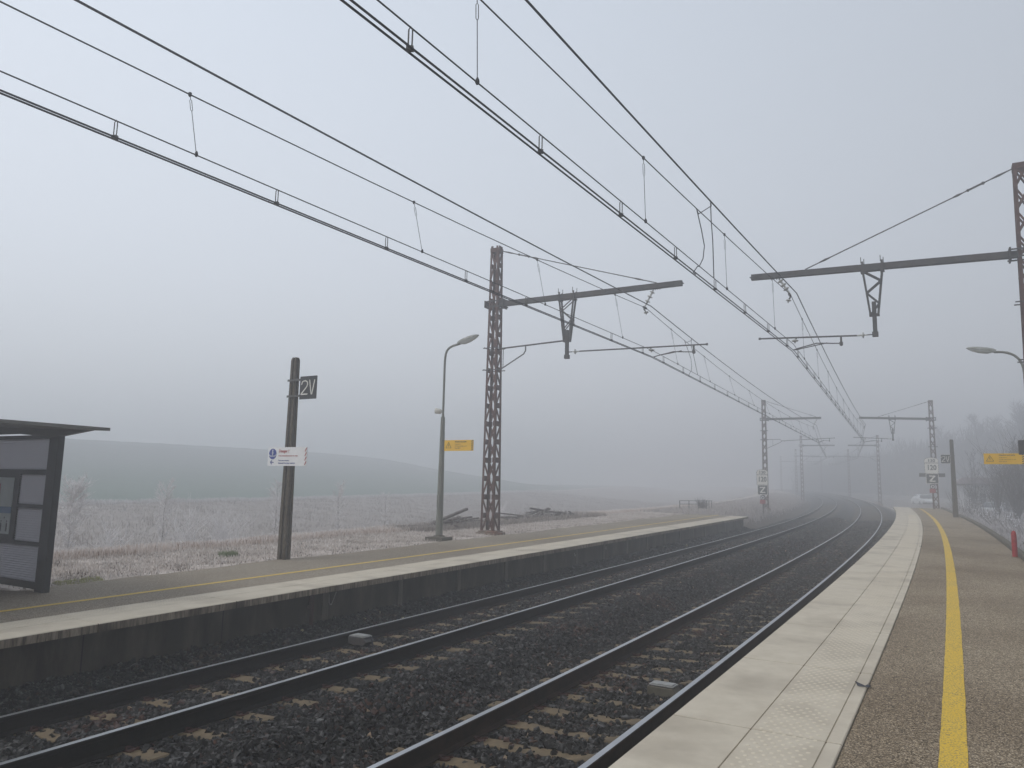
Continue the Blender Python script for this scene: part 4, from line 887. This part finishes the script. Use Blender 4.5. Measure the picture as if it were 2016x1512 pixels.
m = MB()   # ribbed perforated sheet: horizontal ribs as real relief
for x0, x1, z0, z1 in ((-1.99, -.25, .62, 1.14), (-1.02, -.25, 1.20, 1.70), (-1.02, -.25, 1.76, 2.21), (-1.99, -.25, 2.29, 2.76)):
    m.box(x0, x1, -.002, .004, z0-zo, z1-zo); n = int((z1-z0)/.034)
    for k in range(n): zz = z0+(k+.5)*(z1-z0)/n-zo; m.box(x0, x1, -.020, -.002, zz-.007, zz+.007)
m.build('ribbed_panels', M['mesh_panel'], rt)
ps = pp(-1.99, -1.12, 1.20, 2.21, M['shelter_frame'], 'poster_case', -.02, .02, rt)
pp(-1.55, -1.18, 1.28, 2.16, M['poster_paper'], 'poster', -.026, -.0205, ps); q = pp(-1.95, -1.56, 1.28, 2.16, M['poster_paper'], 'poster', -.026, -.0205, ps)
pp(-1.95, -1.57, 1.76, 2.06, M['poster_red'], 'red_panel', -.029, -.0265, q); pp(-1.95, -1.18, 1.60, 1.70, M['poster_blue'], 'blue_band', -.030, -.0265, ps)
m = MB()
for cx in (-1.44, -1.27):
    m.lathe([(0, .016), (.002, .016)], (cx, -.029, 1.475-zo), (0, 1, 0), 10); m.bar((cx, -.028, 1.45-zo), (cx, -.028, 1.39-zo), .003, .032, up=(1, 0, 0)); m.bar((cx-.008, -.028, 1.39-zo), (cx-.012, -.028, 1.32-zo), .003, .010, up=(1, 0, 0)); m.bar((cx+.008, -.028, 1.39-zo), (cx+.012, -.028, 1.32-zo), .003, .010, up=(1, 0, 0))
m.lathe([(0, .013), (.002, .013)], (-1.355, -.029, 1.53-zo), (0, 1, 0), 10); m.build('printed_figures', M['poster_ink'], ps)
# back wall, far end, bench and roof
m = MB(); m.box(-2.12, -2.06, -4.2, -.05, .15, 2.9-zo); m.build('back_wall', M['mesh_panel'], rt)
m = MB(); m.box(-2.15, 0, -4.25, -4.2, 0.1, 2.8-zo); m.build('side_wall', M['mesh_panel'], rt)
m = MB(); m.box(-.25, 0, -4.25, -4.15, 0, 2.82-zo); m.build('corner_post', M['shelter_frame'], rt)
m = MB(); m.box(-1.95, -1.45, -3.8, -.8, .42, .47); m.box(-1.75, -1.65, -3.4, -3.3, 0, .42); m.box(-1.75, -1.65, -1.3, -1.2, 0, .42); m.build('bench', M['shelter_frame'], rt)
def rz(x): return 2.86+(1.05-x)*.04-zo
m = MB(); xs = (1.05, -2.6)
vs = []
for y in (-5.0, .10):
    for x in xs: vs += [(x, y, rz(x)), (x, y, rz(x)+.045)]
m.add(vs, [(0, 1, 3, 2), (4, 6, 7, 5), (0, 4, 5, 1), (2, 3, 7, 6), (0, 2, 6, 4), (1, 5, 7, 3)]); rf = m.build('roof', M['shelter_roof'], rt)
for y in (-4.2, -.02):
    m = MB(); m.prism([(.80, rz(.80)-.004), (.02, rz(.02)-.004), (-.25, rz(-.25)-.004), (-2.5, rz(-2.5)-.004), (-2.2, rz(-2.2)-.14), (-1.2, rz(-1.2)-.10), (-.25, rz(0)-.12), (.02, rz(.02)-.11)], y-.04, y+.04); m.build('roof_beam', M['shelter_roof_under'], rf)

# ------------------------------------------------------------------ frosted grass blades
def blades(name, s0, s1, o0, o1, n, h, w, cols, label, mask=None, seed=5, lean=.35):
    rg = np.random.default_rng(seed); s = rg.uniform(s0, s1, n); o = rg.uniform(o0, o1, n)
    if mask is not None: k = rg.random(n) < mask(s, o); s, o = s[k], o[k]; n = len(s)
    hh = h(s, o)*rg.uniform(.5, 1.25, n) if callable(h) else h*rg.uniform(.5, 1.25, n); ww = w*rg.uniform(.6, 1.4, n)
    P = atn(s, o, tz(s, o)-.01); a = rg.uniform(0, 6.283, n); d = np.stack([np.cos(a), np.sin(a), 0*a], -1)
    b = rg.uniform(0, 6.283, n); ln = rg.uniform(0, lean, n)*hh; tip = P+np.stack([np.cos(b)*ln, np.sin(b)*ln, hh], -1); mid = P+(tip-P)*.55+np.stack([0*a, 0*a, hh*.08], -1)
    V = np.stack([P-d*ww[:, None]/2, P+d*ww[:, None]/2, mid+d*ww[:, None]*.40, tip, mid-d*ww[:, None]*.40], 1).reshape(-1, 3)
    i = np.arange(n)*5; F = np.concatenate([np.stack([i, i+1, i+2, i+4], 1), np.stack([i+4, i+2, i+3, i+3], 1)])
    tri = np.stack([i+4, i+2, i+3], 1)
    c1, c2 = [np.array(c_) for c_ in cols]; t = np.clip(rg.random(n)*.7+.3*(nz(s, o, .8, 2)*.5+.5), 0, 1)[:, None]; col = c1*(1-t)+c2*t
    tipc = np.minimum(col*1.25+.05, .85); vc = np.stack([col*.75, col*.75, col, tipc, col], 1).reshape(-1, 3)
    # triangles only: split the quad
    F = np.concatenate([np.stack([i, i+1, i+2], 1), np.stack([i, i+2, i+4], 1), tri])
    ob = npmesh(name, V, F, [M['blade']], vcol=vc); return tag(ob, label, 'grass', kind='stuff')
FR, PK, BR = (.60, .56, .55), (.42, .33, .30), (.20, .125, .095)
blades('grass', 5.5, 52, -12.3, -8.85, 95000, .075, .012, ((.38, .32, .275), (.86, .81, .77)), 'short frosty stubble between the left platform and its verge', mask=lambda s, o: (.35+.65*sm(-9.0, -10.2, o))*(o < -8.98-.12*nz(s, o, .5)-1.2*(s < 8.4)), seed=5)
blades('grass', 5.5, 52, -12.6, -9.0, 60000, .045, .016, ((.055, .042, .034), (.26, .205, .165)), 'brown dead stubble showing through the frost of the left verge', mask=lambda s, o: np.clip(.25+1.3*nz(s, o, 1.6, 6), 0, 1)*(o < -9.1-1.2*(s < 8.4)), seed=15)
blades('grass', 5.5, 62, -13.2, -12.0, 26000, .12, .013, ((.16, .10, .07), (.40, .27, .20)), 'reddish brown dead grass under the frosted tips of the verge', mask=lambda s, o: np.clip(.4+1.0*nz(s, o, .7, 3), 0, 1), seed=16)
blades('grass', 5.5, 62, -13.9, -11.9, 52000, lambda s, o: .15+.05*nz(s, o, .4), .012, ((.42, .32, .26), (.86, .79, .74)), 'taller pinkish frosted grass along the top of the left verge', seed=6)
blades('grass', 4, 60, -14.6, -12.4, 30000, .16, .012, ((.70, .62, .60), (.93, .89, .87)), 'white frosted grass tips on the verge edge', seed=7)
blades('grass', 22, 38, -13.2, -11.2, 16000, .20, .014, ((.12, .09, .075), (.52, .47, .43)), 'dry weeds growing through the timber heaps', seed=18, lean=.8)
blades('grass', 10, 120, -49, -15, 40000, .30, .03, ((.12, .085, .07), (.30, .24, .21)), 'brown tussocks in the frosted hollow', mask=lambda s, o: np.clip(-.1+1.6*nz(s, o, .28, 6), 0, 1), seed=17, lean=.8)
blades('grass', 10, 120, -49, -15, 130000, .15, .022, ((.19, .145, .12), (.41, .365, .34)), 'pinkish frosted meadow grass in the hollow behind the left verge', seed=8, lean=.7)
blades('grass', 20, 130, -51, -48, 16000, .32, .04, ((.42, .40, .40), (.60, .58, .58)), 'pale frosted grass along the bank crest', seed=9, lean=.5)
blades('grass', 44, 130, -12, -6.3, 42000, lambda s, o: .22+.22*np.exp(-((s-58)/9)**2)*np.exp(-((o+7.6)/1.6)**2), .028, ((.26, .23, .215), (.56, .52, .50)), 'frosted weeds beyond the left platform end', mask=lambda s, o: sm(44, 46, s)*sm(-6.3, -7.6, o), seed=10)
blades('grass', 9, 72, 4.85, 9.5, 46000, .17, .018, ((.24, .22, .22), (.62, .60, .61)), 'frosted weeds on the bank behind the right platform kerb', seed=11)
blades('grass', 68, 130, 2.9, 12, 26000, .18, .035, ((.26, .24, .24), (.52, .50, .50)), 'frosted verge beside the track beyond the right platform', seed=12)
blades('grass', 9.0, 9.8, -9.35, -8.75, 1500, .05, .012, ((.34, .33, .15), (.50, .49, .26)), 'yellowish moss tuft at the asphalt corner near the shelter', seed=13)
blades('grass', 13.2, 13.6, -10.55, -10.3, 260, .12, .014, ((.12, .17, .06), (.24, .28, .14)), 'green grass clump left of the danger board post', seed=14)

# ------------------------------------------------------------------ shrubs and trees
def plant(name, label, cat, group, s, o, h, spread, kind, trunk_m, twig_m, seed, zoff=0.0, r0=.03, nb=18, twigs=10, tw_r=.006):
    rg = random.Random(seed); z = float(tz(s, o))+zoff; root = empty(name, s, o, z); tag(root, label, cat, group)
    T = MB(); C_ = MB(); up = Vector((0, 0, 1))
    def branch(p, d, L_, r, lev, M_):
        pts = [p]; rr = [r]; n = 3; q = p.copy(); dd = d.copy()
        for k in range(n):
            dd = (dd+Vector((rg.uniform(-.16, .16), rg.uniform(-.16, .16), rg.uniform(-.03, .13)))).normalized(); q = q+dd*L_/n; pts.append(q.copy()); rr.append(max(r*(1-(k+1)/n*.75), tw_r*.5))
        M_.tube(pts, rr, 3 if r < .02 else 5, cap=False)
        if lev > 0:
            for k in range(twigs if lev == 1 else max(3, twigs//2)):
                t = rg.uniform(.2, 1); i = min(int(t*n), n-1); b = pts[i].lerp(pts[i+1], t*n-i); a = rg.uniform(0, 6.28); el = rg.uniform(.25, .9)
                nd = (dd*el+Vector((math.cos(a), math.sin(a), .25))*(1-el*.5)).normalized(); branch(b, nd, L_*rg.uniform(.28, .5), max(r*.45, tw_r), lev-1, C_)
    if kind == 'tree':
        tp = [Vector((rg.uniform(-.02, .02)*h*i/6, rg.uniform(-.02, .02)*h*i/6, h*i/6)) for i in range(7)]; T.tube(tp, [r0*(1-.8*i/6) for i in range(7)], 6)
        for k in range(nb):
            t = .22+.76*(k+.5)/nb; i = min(int(t*6), 5); b = tp[i].lerp(tp[i+1], t*6-i); a = rg.uniform(0, 6.28); prof = math.sin(math.pi*min(1, (1.05-t)/.85)**.7)
            branch(b, Vector((math.cos(a), math.sin(a), rg.uniform(.7, 1.5))).normalized(), spread*(.25+.75*prof)*rg.uniform(.7, 1.1), max(r0*.28, tw_r), 1, C_)
        T.build('trunk', trunk_m, root); C_.build('crown', twig_m, root)
    elif kind == 'poplar':
        tp = [Vector((rg.uniform(-.03, .03)*i, rg.uniform(-.03, .03)*i, h*i/6)) for i in range(7)]; T.tube(tp, [r0*(1-.85*i/6) for i in range(7)], 6)
        for k in range(nb):
            t = .12+.86*(k+.5)/nb; i = min(int(t*6), 5); b = tp[i].lerp(tp[i+1], t*6-i); a = rg.uniform(0, 6.28)
            branch(b, Vector((math.cos(a)*.5, math.sin(a)*.5, 1)).normalized(), spread*rg.uniform(.6, 1.2), max(r0*.25, tw_r), 1, C_)
        T.build('trunk', trunk_m, root); C_.build('crown', twig_m, root)
    else:
        for k in range(nb):
            a = rg.uniform(0, 6.28); q = rg.random()**.6; e_ = Vector((math.cos(a)*spread*q/h, math.sin(a)*spread*q/h, 1)).normalized()
            branch(Vector((math.cos(a)*.08*q, math.sin(a)*.08*q, 0)), e_, h*rg.uniform(.6, 1.05), r0*rg.uniform(.5, 1), 1, T if k < 1 else C_)
        T.build('stem', trunk_m, root); C_.build('twigs', twig_m, root)
    return root
GS = 'frosted saplings in the hollow behind the left verge'
def sap(s, ztop, label, kind='tree', spread=.5, seed=0, o=-17, nb=26, tw=9, r0=.028, name='frosted_sapling', cat='sapling', tr=.009):
    h = ztop-float(tz(s, o)); plant(name, label, cat, GS, s, o, h, spread, kind, M['frost_bark'], M['frost_stem'], seed, r0=r0, nb=nb, twigs=tw, tw_r=tr)
sap(13.65, 1.90, 'bushy white frosted sapling right beside the shelter corner', spread=.62, seed=1, nb=60, tw=15)
sap(14.9, .98, 'low frosted bush with upright stems, second plant from the shelter', 'bush', .55, 2, nb=16, tw=6, r0=.014, name='frosted_bush', cat='bush')
sap(16.5, 1.88, 'slim frosted sapling midway between shelter and 2V post', spread=.50, seed=3, nb=42, tw=12)
sap(17.35, 1.05, 'white branching bush just right of the middle sapling', 'bush', .55, 4, nb=18, tw=7, r0=.016, name='frosted_bush', cat='bush')
sap(18.85, 1.0, 'wide fine-twigged brownish bush left of the 2V post', 'bush', .80, 5, nb=44, tw=12, r0=.010, name='frosted_bush', cat='bush', tr=.004)
sap(20.95, 1.95, 'faint frosted sapling partly hidden by the 2V post', spread=.48, seed=6, nb=40, tw=12)
sap(24.2, 1.92, 'tall thin frosted sapling just right of the danger board', spread=.45, seed=7, nb=40, tw=12)
sap(27.1, 1.5, 'very faint frosted sapling between danger board and lamp post', spread=.4, seed=8, nb=30, tw=10)
sap(34.0, 1.3, 'tiny white frosted shrub seen just left of the rusty left mast', 'bush', .35, 9, o=-15.2, nb=10, tw=5, r0=.012, name='frosted_bush', cat='bush')
GR = 'bare trees beside the right platform'
def screen_x(o): c_ = cam.matrix_world.inverted() @ o.location; return 1008+CAM_F*c_.x/-c_.z
def by_screen(objs, fmt, rev=False):
    """labels that count neighbours from a thing one can find"""
    ords = ['first', 'second', 'third', 'fourth', 'fifth', 'sixth', 'seventh', 'eighth', 'ninth', 'tenth', 'eleventh', 'twelfth', 'thirteenth', 'fourteenth', 'fifteenth', 'sixteenth', 'seventeenth', 'eighteenth', 'nineteenth', 'twentieth', 'twenty-first', 'twenty-second', 'twenty-third', 'twenty-fourth', 'twenty-fifth', 'twenty-sixth', 'twenty-seventh', 'twenty-eighth']
    for k, o in enumerate(sorted(objs, key=screen_x, reverse=rev)): o['label'] = fmt % ords[k]
rg0 = random.Random(77); trees = []
for i in range(26):
    s = 48+i*1.15+rg0.uniform(-1, 1); o = 6.9+rg0.random()*3.4+(.5 if s > 60 else 0); h = rg0.uniform(3.6, 5.0)
    if i % 3 == 0: trees.append(plant('bare_tree', 'x', 'tree', GR, s, o, h+.4, .5, 'poplar', M['bare_bark'], M['bare_twig'], 40+i, r0=.04, nb=30, twigs=8, tw_r=.008))
    else: trees.append(plant('bare_tree', 'x', 'tree', GR, s, o, h*.95, 1.05, 'bush', M['bare_bark'], M['bare_twig'], 40+i, r0=.030, nb=20, twigs=8, tw_r=.008))
by_screen(trees, 'thin bare tree, %s to the right of the distant 2V post')
trees = [plant('bare_tree', 'x', 'tree', 'tall trees fading in the fog on the right', s, o, h, 2.6, 'tree', M['bare_bark'], M['bare_twig'], 80+i, r0=.2, nb=60, twigs=14, tw_r=.028) for i, (s, o, h) in enumerate([(165, 20, 13), (158, 27, 14.5), (150, 22, 14), (142, 27, 15), (134, 24, 14.5), (128, 29, 15)])]
by_screen(trees, 'tall hazy tree, %s from the right among those above the thicket', True)
def forest():
    """the wood beyond the bend: nothing but a dim mass of trunks and boughs in the fog"""
    rg = np.random.default_rng(99); n = 75000; t = rg.random(n)
    s = 262-150*t+rg.uniform(-8, 8, n); o = 4+27*t+rg.uniform(0, 15, n)
    ht = 6.5+8.5*t+1.3*np.sin(t*31)+.9*np.sin(t*83+1)+.6*np.sin(t*170)
    q = rg.random(n)**1.15; zz = tz(s, o)+q*ht; hh = rg.uniform(.8, 2.6, n); ww = rg.uniform(.06, .22, n)*(1.5-q)
    P = atn(s, o, zz-hh*.4); a = rg.uniform(0, 6.28, n); d = np.stack([np.cos(a), np.sin(a), 0*a], -1)
    tip = P+np.stack([rg.normal(0, .22, n)*hh, rg.normal(0, .22, n)*hh, hh], -1)
    V = np.stack([P-d*ww[:, None], P+d*ww[:, None], tip], 1).reshape(-1, 3); i = np.arange(n)*3
    f = npmesh('forest', V, np.stack([i, i+1, i+2], 1), [M['bare_bark']]); tag(f, 'dim wood beyond the bend, a grey mass in the fog', 'wood', kind='stuff')
forest()
# frosted broad-leaved weeds on the right bank
GW = 'frosted leafy shrubs on the right bank'
def weed(s, o, h, w, seed, label):
    rg = random.Random(seed); root = empty('frosted_shrub', s, o, float(tz(s, o))); tag(root, label, 'shrub', GW); st = MB(); lf = MB()
    for k in range(int(26*w)):
        a = rg.uniform(0, 6.28); q = rg.random()**.5*w; x, y = q*math.cos(a), q*math.sin(a)*1.3; hh = h*rg.uniform(.45, 1.0)
        tip = Vector((x*1.15, y*1.15, hh)); st.tube([(x*.6, y*.6, 0), (x*.9, y*.9, hh*.5), tip], [.008, .006, .004], 3, cap=False)
        for j in range(9):
            c_ = Vector((x*.6, y*.6, 0)).lerp(tip, rg.uniform(.45, 1.05))+Vector((rg.uniform(-.09, .09), rg.uniform(-.09, .09), rg.uniform(-.04, .05))); r = rg.uniform(.02, .045)
            u = Vector((rg.uniform(-1, 1), rg.uniform(-1, 1), rg.uniform(-.4, .4))).normalized(); v = u.cross(Vector((rg.uniform(-.5, .5), rg.uniform(-.5, .5), 1))).normalized()
            lf.add([c_-u*r, c_-v*r*.5, c_+u*r, c_+v*r*.5], [(0, 1, 2, 3)])
    st.build('stems', M['bare_twig'], root); lf.build('leaves', M['frost_leaf'], root); return root
shr = []
for i, (s, o, h, w) in enumerate([(22.5, 5.9, .55, .8), (26, 5.8, .6, .9), (29, 6.2, .85, 1.0), (33, 5.9, .8, 1.0), (36, 6.4, .7, .9), (40, 5.8, .75, 1.0), (44, 5.9, .9, 1.0), (48, 5.7, .7, .9), (52, 5.8, 1.0, 1.0), (56, 5.6, 1.4, 1.1), (59.5, 5.7, 1.6, 1.1), (63, 5.9, 1.2, 1.0), (20, 6.6, .5, .7)]):
    shr.append(weed(s, o, h, w, 200+i, 'x'))
by_screen(shr, 'frost-covered leafy shrub, %s along the bank from the distant 2V post')
# dead weeds standing by the left speed sign and platform end
for i, (s, o, h) in enumerate([(57.5, -6.8, .9), (58.5, -7.5, 1.0), (59.3, -6.5, .8), (61.5, -7.8, .9)]):
    plant('frosted_bush', ['nearest frosted weed clump before the left speed sign', 'frosted weed clump just left of the left speed sign post', 'frosted weed clump just right of the left speed sign post', 'frosted weed clump behind the left speed sign, by the mast foot'][i], 'bush', 'weeds by the left speed sign', s, o, h, .5, 'bush', M['bare_bark'], M['frost_bark'], 300+i, r0=.008, nb=12, twigs=5, tw_r=.004)

# ------------------------------------------------------------------ timber heaps on the left verge
def heap(s0, s1, o0, o1, zt, n, seed, label, tall=None):
    rg = random.Random(seed); sc, oc = (s0+s1)/2, (o0+o1)/2; zg = float(tz(sc, oc)); root = empty('timber_heap', sc, oc, zg); tag(root, label, 'timber heap', 'heaps of old timber on the left verge')
    bpy.context.view_layer.update(); inv = root.matrix_world.inverted()
    for k in range(n):
        s = rg.gauss(sc, (s1-s0)/4.2); s = min(max(s, s0+.4), s1-.4); o = rg.uniform(o0, o1); t = 1-abs(s-sc)/((s1-s0)/2); L_ = rg.uniform(.5, 1.3); a = rg.uniform(-.5, .5)
        z = .46+rg.random()*t*zt; dz = rg.uniform(-.16, .16); p = inv @ at(s-L_*math.cos(a), o-L_*math.sin(a), z-dz); q = inv @ at(s+L_*math.cos(a), o+L_*math.sin(a), z+dz)
        m = MB(); m.bar(p, q, rg.uniform(.05, .12), rg.uniform(.04, .09)); m.build('timber', M['old_wood'], root, bevel=.01)
    if tall: 
        for (a, b, w) in tall: m = MB(); m.bar(inv @ at(*a), inv @ at(*b), w, w*.7); m.build('timber', M['old_wood'], root, bevel=.01)
    tw = MB()
    for k in range(420):
        s = rg.uniform(s0-.3, s1+.3); o = rg.uniform(o0-.1, o1+.4); t = max(.12, 1-abs(s-sc)/((s1-s0)/2)); p = inv @ at(s, o, .46+rg.random()*t*zt*.8); d = Vector((rg.uniform(-1, 1), rg.uniform(-1, 1), rg.uniform(-.1, 1.1)))*rg.uniform(.12, .34); tw.tube([p, p+d*.5+Vector((0, 0, .03)), p+d], [.010, .007, .004], 3, cap=False)
    tw.build('dead_twigs', M['frost_bark'], root)['kind'] = 'stuff'
heap(22.2, 26.9, -12.4, -11.6, .42, 24, 1, 'dark timber heap with a raised plank behind the lamp post', tall=[((23.9, -12.0, .80), (25.7, -12.1, 1.12), .12), ((23.2, -11.8, .68), (24.9, -11.9, .86), .10)])
heap(28.2, 37.2, -13.0, -11.8, .50, 40, 2, 'long low timber heap right of the rusty left mast')
# small rail fence
rt = empty('rail_fence', 52.3, -10.2, float(tz(52.3, -10.2))); tag(rt, 'low dark rail fence with dry bush beyond the left platform end', 'fence')
bpy.context.view_layer.update(); inv = rt.matrix_world.inverted(); m = MB()
fa, fb = (51.4, -11.1), (53.4, -9.4); lerp = lambda t: (fa[0]+(fb[0]-fa[0])*t, fa[1]+(fb[1]-fa[1])*t)
for z in (1.06, .84): a, b = lerp(0), lerp(.62 if z < 1 else 1); m.tube([inv @ at(a[0], a[1], z), inv @ at(b[0], b[1], z)], .022, 6)
m.build('rail', M['steel_dark'], rt)
for t in (0, .28, .58, .82, .90, .98):
    a = lerp(t); m = MB(); m.tube([inv @ at(a[0], a[1], .3), inv @ at(a[0], a[1], 1.08)], .030 if t < .6 else .02, 6); m.build('fence_post', M['steel_dark'], rt)
plant('dry_bush', 'dry brown bush growing through the rail fence', 'bush', None, 53.2, -10.0, .75, .55, 'bush', M['frost_bark'], M['bare_twig'], 333, r0=.010, nb=40, twigs=9, tw_r=.007)

# ------------------------------------------------------------------ building and cars on the right
rt = empty('house', 84, 12.4, float(tz(84, 12.4))-.2, extra=R_(-4)); tag(rt, 'low house with pale facade, dark side and mauve roof behind the bare trees', 'house')
m = MB(); m.box(-4.2, 6, 1.2, 9, 0, 2.9); m.build('wall', M['facade'], rt)
m = MB(); m.box(-.4, 7, -3.0, 1.19, 0, 2.8); m.build('garage_wall', M['facade_dark'], rt)
m = MB(); m.prism([(-4.8, 2.9), (7.4, 2.9), (7.4, 3.25), (6.8, 3.5), (-4.4, 3.5), (-4.8, 3.2)], -3.4, 9.4); m.build('roof', M['roof_mauve'], rt, bevel=.03)
for x in (-3.6, -2.9):
    m = MB(); m.box(x, x+.5, 1.17, 1.198, 1.1, 2.1); w = m.build('window', M['car_glass'], rt); f = MB()
    for a in ((x-.06, x, 1.04, 2.16), (x+.5, x+.56, 1.04, 2.16), (x, x+.5, 1.04, 1.10), (x, x+.5, 2.10, 2.16)): f.box(a[0], a[1], 1.15, 1.199, a[2], a[3])
    f.build('window_frame', M['sign_white'], w)
m = MB(); m.box(.4, 2.6, -3.03, -3.002, .05, 2.2); m.build('garage_door', M['roof_mauve'], rt)
def car(s, o, z, rot, label, paint):
    root = empty('parked_car', s, o, z, extra=rot); tag(root, label, 'car', 'cars parked beyond the right platform')
    prof = [(-2.05, .34), (-2.10, .62), (-2.0, .80), (-1.15, .92), (-.45, 1.38), (.75, 1.44), (1.55, 1.08), (2.02, .98), (2.08, .60), (2.02, .34)]
    def body(prof, w0, w1, mt, name, par):
        m = MB(); n = len(prof); vs = []
        for sx in (-1, 1):
            for y, z_ in prof: k = 1 if z_ < .95 else .80 if z_ > 1.2 else .93; vs.append((sx*w0*k, y, z_))
        m.add(vs, [tuple(range(n)), tuple(range(2*n-1, n-1, -1))]+[(i, i+n, (i+1) % n+n, (i+1) % n) for i in range(n)]); return m.build(name, mt, par, smooth=False, bevel=.05)
    b = body(prof, .86, .7, paint, 'body', root)
    m = MB(); m.add([(-.72, -1.12, .96), (.72, -1.12, .96), (.62, -.53, 1.34), (-.62, -.53, 1.34)], [(0, 1, 2, 3)]); 
    m.v = [(x, y-.035, z_+.03) for x, y, z_ in m.v]; m.build('windscreen', M['car_glass'], root)
    for sx in (-1, 1):
        m = MB(); m.add([(sx*.80, -.85, .98), (sx*.80, 1.3, 1.02), (sx*.715, .70, 1.35), (sx*.715, -.42, 1.31)], [(0, 1, 2, 3)]); m.v = [(x+sx*.015, y, z_) for x, y, z_ in m.v]; m.build('side_window', M['car_glass'], root)
        m = MB(); m.lathe([(0, .02), (.01, .10), (.05, .11), (.08, .06)], (sx*.62, -2.03, .68), (0, -1, .15), 12); m.build('headlight', M['headlamp'], root, smooth=True)
        m = MB(); m.box(min(sx*.88, sx*1.04), max(sx*.88, sx*1.04), -.82, -.66, .93, 1.06); m.build('mirror', paint, root, bevel=.02)
        for y in (-1.3, 1.28):
            m = MB(); m.lathe([(0, .22), (.01, .31), (.17, .32), (.19, .28)], (sx*.70, y, .32), (sx, 0, 0), 20); wh = m.build('wheel', M['tyre'], root, smooth=True)
            m = MB(); m.lathe([(0, .17), (.015, .16), (.02, .05)], (sx*.885, y, .32), (sx, 0, 0), 14); m.build('rim', M['steel_grey'], wh)
    m = MB(); m.box(-.78, .78, -2.13, -2.09, .36, .50); m.build('bumper', M['sign_black'], root)
    return root
car(106, 6.9, -.30, R_(10), 'white car parked in the fog behind the right speed sign', M['car_paint'])
car(74, 9.3, -.35, R_(-35), 'pale frosted car half hidden by the bare trees near the house', M['car_paint'])

# ------------------------------------------------------------------ the air: one closed box of even fog
hz = bpy.data.materials.new('fog'); hz.use_nodes = True; t = hz.node_tree; t.nodes.clear()
o_ = t.nodes.new('ShaderNodeOutputMaterial'); v = t.nodes.new('ShaderNodeVolumePrincipled'); v.inputs['Color'].default_value = (.955, .96, .975, 1); v.inputs['Density'].default_value = .0115; v.inputs['Anisotropy'].default_value = .6
t.links.new(v.outputs[0], o_.inputs['Volume'])
m = MB(); m.box(-900, 900, -500, 1000, -12, 23); hzo = m.build('haze', hz); tag(hzo, 'cold grey fog filling the whole valley', kind='stuff')
